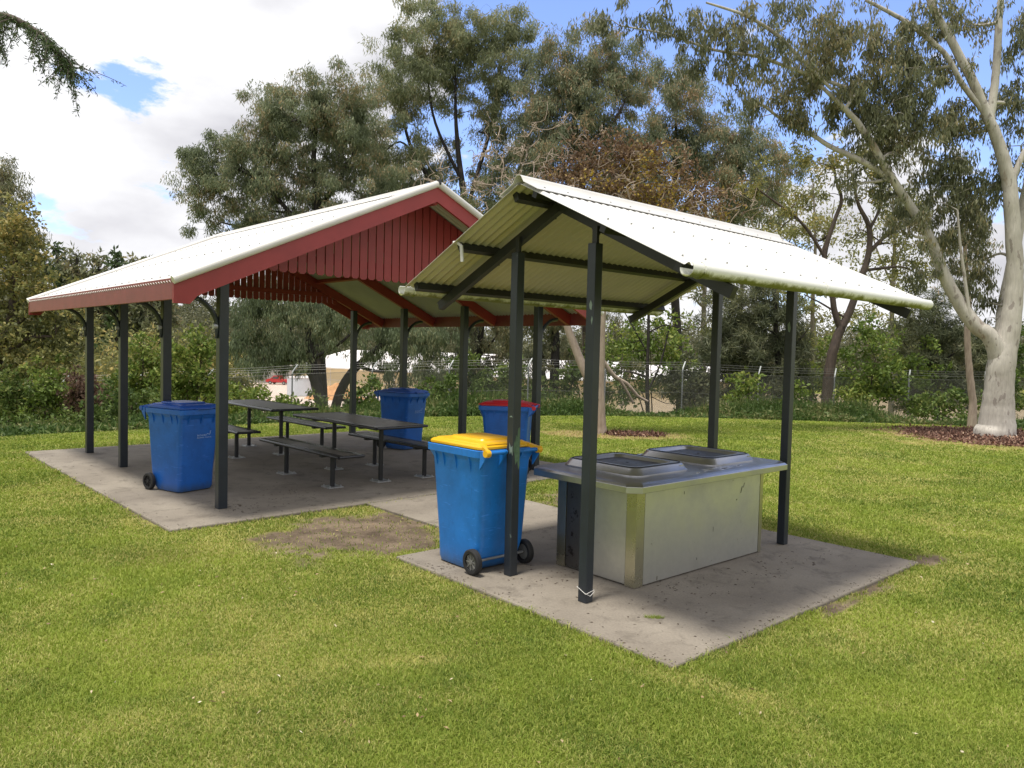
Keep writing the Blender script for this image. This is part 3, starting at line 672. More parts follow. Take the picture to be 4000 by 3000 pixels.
# ------------------------------------------------------------------ wheelie bins
GBIN = 'blue wheelie bins around the shelters'
def textmesh(body, size, mat, name, parent, M4):
    cu = bpy.data.curves.new('txt', 'FONT'); cu.body = body; cu.size = size; cu.align_x = 'LEFT'; cu.extrude = .0003
    o = bpy.data.objects.new('txt', cu); COL.objects.link(o); bpy.context.view_layer.update()
    me = bpy.data.meshes.new_from_object(o.evaluated_get(bpy.context.evaluated_depsgraph_get())); bpy.data.objects.remove(o)
    me.materials.clear(); me.materials.append(mat); me.transform(M4)
    q = bpy.data.objects.new(name, me); COL.objects.link(q); q.parent = parent; return q
def bin_(x, y, rz, body_m, lid_m, label, logo=False, sidelid=None, spokes=False):
    rt = empty('wheelie_bin', (x, y, 0), rz, label=label, cat='bin', group=GBIN)
    def lp(hx_, y0, y1, z, r=.045):
        return rrect(0, (y0+y1)/2, hx_, (y1-y0)/2, r, z, 4)
    m = MB()   # local +y = front, -y = wheels and handle
    m.loft([lp(.225, -.200, .235, .012, .05), lp(.232, -.235, .245, .05), lp(.236, -.30, .255, .22, .05), lp(.262, -.335, .315, .86, .05), lp(.268, -.34, .335, .885, .05)], cap=True)
    m.loft([lp(.268, -.34, .335, .885, .05), lp(.283, -.352, .352, .915, .055), lp(.292, -.352, .368, .918, .06), lp(.294, -.354, .370, .972, .06), lp(.286, -.348, .362, .976, .055)], cap=False)
    bd = m.build('body', body_m, rt, smooth=True); sm_angle(bd, 30)
    m = MB()       # ribs under the rim
    for s in (-1, 1):
        for yy in (-.20, -.02, .14, .24): m.add([(s*.262, yy-.006, .80), (s*.262, yy+.006, .80), (s*.290, yy-.006, .925), (s*.290, yy+.006, .925), (s*.258, yy-.006, .925), (s*.258, yy+.006, .925)], [(0, 2, 3, 1), (0, 4, 2), (1, 3, 5)])
    for xx in (-.17, .0, .17): m.add([(xx-.006, .315, .80), (xx+.006, .315, .80), (xx-.006, .366, .925), (xx+.006, .366, .925), (xx-.006, .31, .925), (xx+.006, .31, .925)], [(0, 1, 3, 2), (0, 2, 4), (1, 5, 3)])
    m.build('rim_ribs', body_m, bd)
    # handle bar behind with brackets
    m = MB(); m.tube([(-.285, -.405, .962), (.285, -.405, .962)], .0165, 12)
    for xx in (-.275, -.09, .09, .275):
        m.add([(xx-.007, -.34, .975), (xx+.007, -.34, .975), (xx-.007, -.425, .972), (xx+.007, -.425, .972), (xx-.007, -.41, .93), (xx+.007, -.41, .93), (xx-.007, -.335, .83), (xx+.007, -.335, .83)], [(0, 1, 3, 2), (2, 3, 5, 4), (4, 5, 7, 6), (0, 2, 4, 6), (1, 7, 5, 3)])
    m.build('handle', body_m, rt, smooth=True)
    # lid: stepped panel with hinge lugs
    m = MB()
    m.loft([lp(.272, -.335, .350, .977, .06), lp(.276, -.340, .356, .982, .06), lp(.276, -.338, .356, .998, .06), lp(.262, -.32, .340, 1.012, .06), lp(.245, -.30, .318, 1.016, .055), lp(.235, -.29, .305, 1.024, .05), lp(.175, -.23, .20, 1.034, .05), lp(.165, -.22, .185, 1.046, .045), lp(.10, -.15, .11, 1.050, .04)])
    ld = m.build('lid', lid_m, rt, smooth=True); sm_angle(ld, 25)
    m = MB()
    for s in (-1, 1):
        m.add([(s*.215, -.31, 1.012), (s*.245, -.31, 1.012), (s*.255, -.425, .985), (s*.282, -.425, .985), (s*.255, -.425, .935), (s*.282, -.425, .935), (s*.215, -.31, .980), (s*.245, -.31, .980)], [(0, 1, 3, 2), (2, 3, 5, 4), (4, 5, 7, 6), (0, 2, 4, 6), (1, 7, 5, 3)])
        m.tube([(s*.248, -.410, .962), (s*.290, -.410, .962)], .028, 12)
    m.box((-.20, -.325, .985), (.20, -.30, 1.018)); m.build('lid_hinge', lid_m, ld, smooth=True)
    m = MB(); m.tube([(-.10, .352, .99), (-.10, .385, .985), (.10, .385, .985), (.10, .352, .99)], .011, 8); m.build('lid_grip', lid_m, ld)
    # wheels and axle
    m = MB(); m.tube([(-.275, -.265, .10), (.275, -.265, .10)], .011, 10); m.build('axle', m_galv, rt)
    for s in (-1, 1):
        m = MB(); cx = s*.272; n = 24; rs = [(-.024, .066), (-.026, .088), (-.018, .100), (.018, .100), (.026, .088), (.024, .066)]
        loops = [[(cx+a, -.265+rr_*math.cos(2*math.pi*k/n), .101+rr_*math.sin(2*math.pi*k/n)) for k in range(n)] for a, rr_ in rs]
        m.loft(loops, cap=False); m.loft([loops[-1], loops[0]], cap=False); wh = m.build('wheel', m_black, rt, smooth=True); sm_angle(wh, 35)
        m = MB(); m.tube([(cx-.02, -.265, .101), (cx+.024*1, -.265, .101)], .017, 12); m.tube([(cx-.008, -.265, .101), (cx+.008, -.265, .101)], .064, 24)
        for k in range(8):
            a = 2*math.pi*k/8; m.beam((cx+s*.012, -.265+.015*math.cos(a), .101+.015*math.sin(a)), (cx+s*.012, -.265+.062*math.cos(a), .101+.062*math.sin(a)), .008, .008, (1, 0, 0))
        m.build('rim', m_hub if spokes else m_black, wh)
    if logo:
        # front face plane: y ~ .29 at z .55, leaning outward
        tilt = math.atan2(.315-.255, .86-.22)
        def MM(xo, zo): 
            yo = .255+(zo-.22)*math.tan(tilt)+.0022
            return Matrix.Translation((xo, yo, zo)) @ Matrix.Rotation(math.pi, 4, 'Z') @ Matrix.Rotation(math.pi/2+(-tilt)*-1, 4, 'X')
        xl = logo if isinstance(logo, float) else -.02
        lg = textmesh('BATHURST', .028, m_white, 'lettering', bd, MM(xl, .655)); textmesh('REGIONAL COUNCIL', .0205, m_white, 'lettering', bd, MM(xl, .630))
        m = MB(); yo = lambda z: .255+(z-.22)*math.tan(tilt)+.003
        pts = [(-.155, .672), (-.163, .682), (-.171, .674), (-.183, .667), (-.193, .676), (-.197, .690), (-.192, .703), (-.205, .711)]
        m.tube([(xl+.0+a+.02, yo(z), z) for a, z in pts], .0028, 5); m.build('swan_emblem', m_white, bd)
    return rt
m_hub = mk('grey hub', (.16, .16, .15), .5, 0, .2, 20)
bx_, by_, _ = Bf(-1.32, .84); bin_(bx_, by_, BA, m_biny, m_lidy, 'blue wheelie bin, body lightened as if sunlit, with yellow lid beside the barbecue shelter posts', spokes=True)
bin_(-3.90, 9.05, R(-121), m_binb, m_lidb, 'blue wheelie bin with blue lid next to the front left shelter post', logo=.04)
bin_(-1.88, 13.25, R(-124), m_binb, m_lidb, 'blue wheelie bin with blue lid behind the tables on the far side of the shelter', logo=.04)
bin_(-.06, 10.75, R(82), m_binb, m_lidr, 'blue wheelie bin with red lid behind the yellow lidded one')

# ------------------------------------------------------------------ litter on the slabs
def litter(n, name, label, mat, f, q, smin, smax, clus=None, z=.0015):
    g = np.random.default_rng(len(label)); m = MB()
    for i in range(n):
        if clus is not None and g.random() < .6:
            c = clus[g.integers(len(clus))]; u, v = c[0]+g.normal()*c[2], c[1]+g.normal()*c[2]*.5
        else: u, v = g.uniform(q[0]+.03, q[1]-.03), g.uniform(q[2]+.03, q[3]-.03)
        if not (q[0]+.02 < u < q[1]-.02 and q[2]+.02 < v < q[3]-.02): continue
        a = g.uniform(0, 6.28); L = g.uniform(smin, smax); W = L*g.uniform(.2, .6); ca, sa = math.cos(a), math.sin(a)
        ps_ = [(L, 0, 0), (0, W, .003), (-L, 0, 0), (0, -W, .001)]
        m.add([f(u+x*ca-y*sa, v+x*sa+y*ca, z+zz) for x, y, zz in ps_], [(0, 1, 2, 3)])
    return tag(m.build(name, mat), label, 'litter', kind='stuff')
m_lit = mk('dead leaf bits', (.075, .052, .035), .8, 0, .5, 30)
litter(330, 'leaf_litter', 'scattered dead leaf bits on the barbecue slab', m_lit, Bf, SB, .005, .017, [(-1.0, -.8, .3), (.5, -.75, .35), (-1.2, .1, .25), (1.1, -.75, .25), (-1.55, .9, .12), (-.6, -.55, .25)])
litter(300, 'leaf_litter', 'scattered dead leaf bits on the picnic shelter slab', m_lit, Gf, SG, .007, .022, [(-2.3, 1.4, .4), (-2.6, 2.2, .25), (-1.4, .8, .5)])
m_wh = mk('pale paper scraps', (.62, .58, .52), .8, 0, .2, 30)
litter(34, 'paper_scraps', 'small pale scraps lying on the picnic shelter slab', m_wh, Gf, SG, .007, .018)
def tuft(x, y, n, r, h, name, label, z=0.0):
    g = np.random.default_rng(5); m = MB()
    for i in range(n):
        a = g.random()*6.28; q = r*g.random()**.5; bx2, by2 = x+q*math.cos(a)*1.5, y+q*math.sin(a)*.6; t = g.random()*6.28; l = g.uniform(.3, 1.2)*h
        dx, dy = math.cos(t)*.0016, math.sin(t)*.0016; t2 = g.random()*6.28
        m.add([(bx2-dx, by2-dy, z), (bx2+dx, by2+dy, z), (bx2+math.cos(t2)*l, by2+math.sin(t2)*l, z+l*.6)], [(0, 1, 2)])
    return tag(m.build(name, m_grass), label, 'grass', kind='stuff')
def edge_soil():
    g = np.random.default_rng(12); m = MB()
    for f, q, n in ((Bf, SB, 420), (Gf, SG, 380)):
        for i in range(n):
            e = g.integers(4); t = g.random(); w_ = abs(g.normal())*.032*(.4+1.6*float(vnoise(t*40+e*9, e*3.1, .5, 2)))+.003
            u = (q[0]+w_, q[1]-w_, q[0]+(q[1]-q[0])*t, q[0]+(q[1]-q[0])*t)[e]; v = (q[2]+(q[3]-q[2])*t, q[2]+(q[3]-q[2])*t, q[2]+w_, q[3]-w_)[e]
            a = g.random()*6.28; L = g.uniform(.003, .009); W = L*g.uniform(.4, .9); ca, sa = math.cos(a), math.sin(a)
            m.add([f(u+x*ca-y*sa, v+x*sa+y*ca, z) for x, y, z in ((L, 0, .0008), (0, W, .005), (-L, 0, .0008), (0, -W, .002))], [(0, 1, 2, 3)])
    return tag(m.build('soil_crumbs', mk('soil crumbs', (.10, .082, .055), .95, 0, .4, 25)), 'soil and dry grass crumbs along the slab edges', 'soil', kind='stuff')
edge_soil()
def lawn_leaves():
    g = np.random.default_rng(15); n = 520; r_ = 2.4*(17/2.4)**g.random(n); th = g.uniform(-.66, .66, n); x, y = r_*np.sin(th), r_*np.cos(th); k = slabdist(x, y) > .05; x, y = x[k], y[k]
    C = np.stack([x, y, terrain(x, y)+.016+.01*g.random(len(x))], 1); V_, F_ = leaves(C, g, .032, .012, 0., 0.); V_[:, 2] = np.clip(V_[:, 2], np.repeat(C[:, 2]-.008, 4), np.repeat(C[:, 2]+.010, 4)); M = Mat('fallen leaves'); gg = M.n('ShaderNodeNewGeometry')
    M.set(M.ramp(gg.outputs['Random Per Island'], [(.1, (.12, .07, .035)), (.6, (.36, .25, .13)), (1., (.60, .55, .42))]), .7)
    tag(npmesh('fallen_leaves', V_, F_, M.m), 'small dry leaves scattered over the lawn', 'leaves', kind='stuff')
tuft(.98, 4.99, 260, .045, .028, 'grass_tuft', 'small clump of cut grass lying on the barbecue slab')

# ------------------------------------------------------------------ trees
def tubes_np(paths, n=6):
    Vs = []; Fs = []; o = 0
    ang = np.arange(n)*2*np.pi/n; ca, sa = np.cos(ang), np.sin(ang)
    for P, rd in paths:
        P = np.asarray(P, float); rd = np.asarray(rd, float); k = len(P)
        D = np.gradient(P, axis=0); D /= np.linalg.norm(D, axis=1)[:, None]+1e-9
        ref = np.array([.31, .93, .19]); A = np.cross(D, ref); A /= np.linalg.norm(A, axis=1)[:, None]+1e-9; B = np.cross(D, A)
        ring = P[:, None]+rd[:, None, None]*(ca[None, :, None]*A[:, None]+sa[None, :, None]*B[:, None])
        Vs.append(ring.reshape(-1, 3)); i = np.arange(k-1)[:, None]*n; j = np.arange(n)[None]; jj = (j+1) % n
        Fs.append(np.stack([o+i+j, o+i+jj, o+i+n+jj, o+i+n+j], -1).reshape(-1, 4)); o += k*n
    return np.concatenate(Vs), np.concatenate(Fs)
def leaves(C, g, L, W, hang=.6, up=0.):
    """one folded diamond per leaf; hang 1 = straight down"""
    n = len(C); d = g.normal(size=(n, 3))*(1-hang)+np.array([0, 0, -hang*1.3+up]); d[:, 2] += g.normal(size=n)*.15
    d /= np.linalg.norm(d, axis=1)[:, None]
    s = np.cross(d, g.normal(size=(n, 3))); s /= np.linalg.norm(s, axis=1)[:, None]+1e-9
    l = (L*(.6+.7*g.random(n)))[:, None]; w_ = (W*(.7+.6*g.random(n)))[:, None]
    P = np.empty((n, 4, 3)); P[:, 0] = C; P[:, 1] = C+d*l*.45+s*w_*.5; P[:, 2] = C+d*l; P[:, 3] = C+d*l*.45-s*w_*.5
    return P.reshape(-1, 3), np.arange(4*n).reshape(n, 4)
def smooth(P, k=4):
    P = np.asarray(P, float); n = len(P)
    if n < 3: return np.array([P[0]+(P[-1]-P[0])*t for t in np.linspace(0, 1, k+1)])
    out = []
    for i in range(n-1):
        p0, p1, p2, p3 = P[max(i-1, 0)], P[i], P[i+1], P[min(i+2, n-1)]
        for t in np.arange(k)/k:
            out.append(.5*((2*p1)+(-p0+p2)*t+(2*p0-5*p1+4*p2-p3)*t*t+(-p0+3*p1-3*p2+p3)*t**3))
    out.append(P[-1]); return np.array(out)
DENS = 1.5; LOBE = 1.18
def tree(name, label, cat, Y, trunks, lobes, leaf, barkm, dens=1.0, lsize=None, hang=.6, seed=1, group=None, clump=.55, depth=1.0, twig=1.0, aspect=5.5, curly=0., base=None, flat=.75, sides=7, up=0., limb=1.0, strands=0, fill=1.0):
    """trunks: lists of (px, py, radius in m[, dY]); lobes: (px, py, rx px, ry px[, dY[, density]])"""
    g = np.random.default_rng(seed); sc = Y/F
    paths = []; nodes = []; nrad = []
    for ti, tr in enumerate(trunks):
        P = [at(q[0], q[1], Y+(q[3] if len(q) > 3 else 0)) for q in tr]; rd = [q[2] for q in tr]
        if ti == 0:
            b = P[0]; zt = float(terrain(b[0], b[1]))
            if b[2] > zt-.1: P = [np.array([b[0], b[1], zt-.15])]+P; rd = [rd[0]*1.0]+rd
            else: P[0] = np.array([b[0], b[1], zt-.15])
        k = 5; S = smooth(P, k); rs = np.interp(np.linspace(0, len(rd)-1, len(S)), np.arange(len(rd)), rd)
        S[1:-1] += g.normal(size=(len(S)-2, 3))*rs[1:-1, None]*.035
        if ti == 0: rs = rs*(1+.12*np.exp(-np.linalg.norm(S-S[0], axis=1)/(1.9*rs[0]+.05)))
        paths.append((S, rs)); nodes += list(S[len(S)//3 if ti == 0 else 1:]); nrad += list(rs[len(S)//3 if ti == 0 else 1:])
    nodes = np.array(nodes); nrad = np.array(nrad)
    root = paths[0][0][0]
    LC = []; size = lsize or max(.10, Y*4.6/761)
    def connect(T, rmax, k=5, bend=.16):
        nonlocal nodes, nrad
        d = nodes-T; dist = np.linalg.norm(d, axis=1); cost = dist+np.maximum(0, d[:, 2])*1.6
        i = int(np.argmin(cost)); A = nodes[i]; L_ = dist[i]
        if L_ < .05: return
        mid = (A+T)/2+g.normal(size=3)*L_*bend*(1+curly)+np.array([0, 0, L_*.10])
        pts = [A, mid, T]
        if curly: pts = [A]+[A+(T-A)*t+g.normal(size=3)*L_*.10*curly for t in (.2, .4, .6, .8)]+[T]
        S = smooth(pts, k if not curly else 3); r0 = min(nrad[i]*.72, rmax); rs = np.linspace(r0, max(r0*.35, .004*twig), len(S))
        paths.append((S, rs)); nodes = np.concatenate([nodes, S[2:]]); nrad = np.concatenate([nrad, rs[2:]])
    LB = []
    for q in lobes:
        c = at(q[0], q[1], Y+(q[4] if len(q) > 4 else 0)); LB.append((c, q[2]*sc*LOBE, q[3]*sc*LOBE, q[5] if len(q) > 5 else 1.0))
    LB.sort(key=lambda t: np.linalg.norm(t[0]-nodes[len(nodes)//2]))
    for c, rx, ry, dn in LB: connect(c-np.array([0, 0, ry*.35]), .05*Y/30*limb+.02)
    for c, rx, ry, dn in LB:
        cr_ = .86*clump*min(1., (rx+ry)/3.0+.3)*Y/36; n = max(4, int(2.7*rx*ry*depth/(cr_*cr_)*dn*fill))
        u = g.normal(size=(n, 3)); u /= np.linalg.norm(u, axis=1)[:, None]; rr_ = g.random(n)**.5*g.uniform(.8, 1.28, n)
        T = c+u*rr_[:, None]*np.array([rx, (rx+ry)*.5*depth, ry])
        T = T[np.argsort(np.linalg.norm(T-c, axis=1))]
        for t in T: connect(t, .022*twig*Y/36, 3, .2)
        nl = max(6, int(dens*cr_*cr_*DENS*3.0/(size*size/aspect*.5)))
        for t in T:
            m_ = int(nl*g.uniform(.45, 1.5)); e = g.normal(size=(m_, 3)); e /= np.linalg.norm(e, axis=1)[:, None]+1e-9
            e *= (g.random(m_)**.45)[:, None]*cr_*g.uniform(.7, 1.35); e[:, 2] *= flat
            if strands:
                e[:, 2] -= g.random(m_)*cr_*strands*(1-.6*np.hypot(e[:, 0], e[:, 1])/cr_)
            LC.append(t+e)
    root_ = empty(name, tuple(root), label=label, cat=cat, group=group)
    Vt, Ft = tubes_np(paths, sides); o = npmesh('trunk', Vt-root, Ft, barkm, root_, None, True)
    C = np.concatenate(LC); C = C[C[:, 2] > terrain(C[:, 0], C[:, 1])+.02]
    Vl, Fl = leaves(C-root, g, size, size/aspect, hang, up); npmesh('crown', Vl, Fl, leaf, root_)
    global NLEAF; NLEAF = globals().get('NLEAF', 0)+len(C)
    return root_
GTR = 'gum trees beyond the fence'
tree('gum_tree', 'broad rounded gum tree rising behind the red shelter roof, leftmost of the tall ones', 'tree', 38,
     [[(1255, 1620, .34), (1245, 1300, .3), (1238, 1000, .26), (1240, 800, .2), (1225, 620, .13), (1235, 480, .08)], [(1238, 1000, .18), (1130, 830, .12), (1000, 700, .08), (880, 640, .05)], [(1240, 820, .15), (1340, 680, .1), (1400, 560, .06)], [(1240, 950, .12), (1000, 900, .07), (870, 870, .04)]],
     [(1250, 430, 200, 125), (1090, 440, 130, 130), (900, 640, 135, 150), (785, 690, 80, 120), (820, 880, 85, 90, 0, .45), (990, 620, 120, 130), (1050, 770, 150, 130), (1190, 600, 200, 120, 1), (1385, 470, 140, 150), (1400, 700, 160, 130), (1300, 830, 180, 80, 1, .7), (1450, 850, 140, 110), (980, 890, 130, 80, 0, .8), (1150, 880, 140, 70, 0, .6)], L_gum, K_dark, seed=11, group=GTR, strands=.6)
tree('gum_tree', 'tallest feathery green gum tree behind the red gable peak', 'tree', 45,
     [[(1860, 1600, .34), (1850, 1250, .3), (1830, 900, .24), (1795, 650, .17), (1780, 450, .1), (1780, 300, .06)], [(1840, 1000, .2), (1700, 740, .14), (1600, 560, .1), (1560, 380, .06)], [(1820, 830, .15), (1900, 560, .11), (1945, 400, .07), (1950, 250, .05)], [(1800, 700, .12), (1700, 480, .08), (1670, 300, .05)], [(1835, 950, .12), (1980, 780, .07), (2040, 620, .04)]],
     [(1560, 350, 140, 170), (1480, 560, 80, 130), (1660, 200, 150, 150), (1700, 70, 130, 85), (1840, 170, 130, 120), (1965, 130, 110, 130), (1990, 320, 120, 150), (1770, 330, 110, 80, 1, .8), (1600, 640, 120, 120), (1640, 840, 170, 130), (1870, 860, 130, 110), (1980, 660, 110, 120, 0, .8), (1760, 620, 90, 90, 2, .4), (1980, 500, 90, 70, 0, .55), (2060, 820, 90, 110), (1560, 760, 80, 100), (1720, 740, 90, 80, 0, .6), (1760, 900, 120, 80), (1960, 780, 110, 90), (1600, 930, 110, 80), (1880, 480, 70, 70, 1, .5), (2070, 560, 60, 110)], L_gumg, K_dark, seed=12, group=GTR, strands=.9, clump=.5)
tree('gum_tree', 'rounded gum tree with rusty tinged tips right of the tallest one', 'tree', 42,
     [[(2300, 1600, .32), (2290, 1200, .28), (2278, 900, .22), (2268, 640, .16), (2245, 480, .1), (2230, 330, .06)], [(2275, 850, .14), (2180, 740, .1), (2120, 620, .06)], [(2268, 660, .13), (2370, 520, .09), (2440, 400, .05)], [(2280, 900, .12), (2400, 740, .07), (2470, 620, .04)]],
     [(2180, 270, 120, 130), (2330, 240, 150, 125), (2110, 430, 90, 180), (2280, 430, 160, 130), (2440, 340, 100, 140), (2450, 540, 110, 120), (2150, 640, 100, 140), (2110, 810, 120, 100), (2400, 700, 120, 90, 0, .55), (2280, 620, 90, 80, 2, .5), (2550, 760, 100, 90, 0, .6), (2220, 800, 120, 90), (2340, 830, 120, 80, 0, .7), (2120, 940, 120, 80), (2230, 560, 90, 80), (2050, 700, 80, 110), (2360, 600, 90, 90)], L_gumo, K_brown, seed=13, group=GTR, strands=.8)
tree('gum_tree', 'orange tipped gum tree between the rusty gum and the white trunk', 'tree', 46,
     [[(2660, 1600, .3), (2640, 1200, .26), (2620, 900, .2), (2640, 650, .14), (2640, 480, .08)], [(2620, 880, .14), (2720, 740, .1), (2800, 600, .05)], [(2630, 760, .1), (2560, 620, .07), (2540, 480, .04)]],
     [(2600, 330, 120, 110), (2700, 430, 120, 110), (2530, 560, 80, 120), (2720, 600, 140, 120), (2850, 700, 130, 120), (2600, 740, 110, 90, 0, .6), (2780, 820, 110, 80, 0, .5), (2950, 820, 100, 110, 0, .5), (2880, 520, 110, 100, 0, .7), (3000, 600, 120, 110, 0, .6), (2480, 820, 90, 80, 0, .6), (2980, 720, 90, 80, 0, .5), (2650, 550, 80, 80), (2440, 680, 80, 90, 0, .7)], L_gumo, K_dark, seed=14, group=GTR, strands=.8)
tree('gum_tree', 'dusky green weeping tree seen under the red shelter roof, dark forked trunk', 'tree', 33,
     [[(1268, 1640, .26), (1245, 1540, .25), (1222, 1450, .23), (1212, 1350, .18), (1200, 1250, .12)], [(1215, 1465, .14), (1175, 1420, .12), (1150, 1370, .11), (1130, 1280, .07)], [(1225, 1400, .1), (1330, 1340, .06), (1380, 1290, .04)]],
     [(1000, 1220, 100, 85), (960, 1310, 80, 90), (1130, 1200, 150, 100), (1270, 1240, 110, 80), (1040, 1370, 100, 85), (1150, 1350, 90, 80), (1310, 1200, 120, 80), (1080, 1130, 170, 70), (1330, 1310, 60, 50, 0, .6)], L_weep, K_dark, seed=15, group=GTR, strands=1.3, hang=.75, clump=.42, depth=.8)
tree('gum_tree', 'dark weeping tree with leaning trunk behind the far blue bin', 'tree', 34,
     [[(1300, 1650, .22), (1325, 1540, .22), (1370, 1460, .2), (1450, 1380, .14), (1540, 1310, .08)], [(1400, 1430, .1), (1480, 1450, .07), (1560, 1420, .05)]],
     [(1500, 1290, 110, 90), (1600, 1340, 120, 100), (1470, 1380, 60, 60, 0, .5), (1700, 1300, 110, 90), (1660, 1440, 90, 110, 0, .8), (1740, 1500, 60, 100), (1530, 1440, 70, 80, 0, .45), (1430, 1240, 90, 70), (1560, 1540, 60, 60, 0, .5)], L_weep, K_dark, seed=16, group=GTR, strands=1.3, hang=.75, clump=.42, depth=.8)
tree('gum_tree', 'dark gum with black trunk between the two shelters', 'tree', 36,
     [[(1855, 1600, .17), (1862, 1450, .16), (1880, 1300, .13), (1890, 1150, .09), (1870, 1000, .05)], [(1868, 1400, .07), (1950, 1300, .05), (2000, 1220, .03)]],
     [(1800, 1230, 100, 90), (1900, 1180, 120, 90), (2000, 1260, 90, 90), (1960, 1360, 60, 90, 0, .6), (1800, 1360, 60, 80, 0, .5), (2050, 1150, 100, 80), (1700, 1150, 120, 80), (1830, 1050, 150, 80), (1830, 1440, 70, 50, 0, .7), (1960, 1440, 80, 50, 0, .8), (1760, 1400, 60, 60, 0, .6)], L_gumd, K_dark, seed=17, group=GTR, strands=1.0, clump=.45, depth=.8)
tree('gum_tree', 'black trunked gum standing beside the leaning pale limb', 'tree', 34,
     [[(2160, 1620, .24), (2165, 1480, .22), (2170, 1330, .19), (2160, 1180, .12), (2150, 1050, .07)], [(2120, 1640, .12), (2125, 1500, .11), (2115, 1380, .08), (2090, 1280, .05)], [(2165, 1450, .08), (2130, 1420, .06), (2095, 1370, .04)]],
     [(2100, 1230, 100, 80, 0, .7), (2200, 1180, 110, 80, 0, .7), (2240, 1050, 130, 80), (2090, 1060, 120, 80), (2350, 1230, 90, 80, 1, .5), (2090, 1410, 70, 60, 0, .7), (2220, 1420, 80, 60, 0, .7), (2150, 1320, 60, 60, 0, .5), (2450, 1420, 60, 50, 1, .6)], L_gumd, K_dark, seed=18, group=GTR, clump=.45)

# the lawn tree with contorted twigs between the shelters
tree('contorted_tree', 'pale trunked small tree on the lawn with tangled bare twigs and rust leaves', 'tree', 16.62,
     [[(2350, 1692, .115), (2345, 1600, .105), (2345, 1500, .09), (2350, 1350, .08), (2355, 1180, .07), (2350, 1000, .055), (2370, 850, .04)], [(2343, 1560, .10, 0), (2285, 1450, .105, .2), (2225, 1300, .09, .4), (2160, 1100, .07, .5), (2080, 900, .045, .5), (2000, 760, .03)], [(2355, 1150, .05), (2480, 950, .04), (2600, 800, .03)], [(2352, 1050, .045), (2250, 850, .035), (2230, 700, .025)]],
     [(2250, 640, 110, 100, 0, .5), (2430, 600, 140, 80, 0, .7), (2560, 660, 140, 90, 0, .6), (2650, 760, 130, 100, 0, .5), (2400, 740, 170, 90, 0, .6), (2800, 780, 90, 90, 0, .35), (2200, 760, 100, 100, 0, .5), (2500, 840, 160, 70, 0, .5)], L_brown, K_pale, seed=21, curly=1.0, clump=.62, dens=.30, hang=.15, lsize=.085, aspect=1.7, twig=1.5, depth=.9, fill=3.0)
g0 = np.random.default_rng(5)
def bare(name, label, Y, origin, targets, r0, mat, seed, n=40, spread=(150, 90)):
    g = np.random.default_rng(seed); paths = []; O = at(*origin, Y); nodes = np.array([O])
    for k in range(n):
        q = targets[g.integers(len(targets))]; T = at(q[0]+g.normal()*spread[0], q[1]+g.normal()*spread[1], Y+g.normal()*.8)
        i = int(np.argmin(np.linalg.norm(nodes-T, axis=1)+np.maximum(0, nodes[:, 2]-T[2]))); A = nodes[i]; L_ = np.linalg.norm(T-A)
        S = smooth([A]+[A+(T-A)*t+g.normal(size=3)*min(L_*.13, .16) for t in (.15, .3, .45, .6, .75, .9)]+[T], 3)
        paths.append((S, np.linspace(r0*(.9 if k < 5 else .38), r0*.16, len(S)))); nodes = np.concatenate([nodes, S[3::4]])
    V_, F_ = tubes_np(paths, 5); o = npmesh(name, V_-O, F_, mat); o.location = O; return o
lt = [o for o in bpy.data.objects if o.name.startswith('contorted_tree')][0]
tw = bare('twigs', '', 16.9, (2080, 900), [(1850, 640), (1950, 600), (1760, 780), (1700, 850), (1900, 760), (2020, 680), (2100, 560), (1950, 820)], .026, K_pale, 3, 170, (75, 65))
tw.parent = lt; tw.location = tw.location-lt.location
tw = bare('twigs', '', 16.7, (2500, 930), [(2400, 650), (2600, 700), (2750, 780), (2850, 850), (2500, 800), (2300, 700), (2700, 870)], .024, K_pale, 4, 170, (90, 65))
tw.parent = lt; tw.location = tw.location-lt.location
m_ = [((2356, 1412, 24.5), (2400, 1470, 24.6), (2450, 1500, 24.7), (2490, 1545, 24.8), (2530, 1568, 24.9)), ((2420, 1480, 24.6), (2450, 1530, 24.7), (2472, 1572, 24.8))]
pb = []
for q in m_: P = smooth([at(a, b, c) for a, b, c in q], 4); pb.append((P, np.linspace(.085 if len(q) > 3 else .05, .04, len(P))))
V_, F_ = tubes_np(pb, 8); o = npmesh('fallen_branch', V_, F_, K_pale, None, None, True); tag(o, 'pale broken branch slanting down against the weeds by the fence', 'branch')

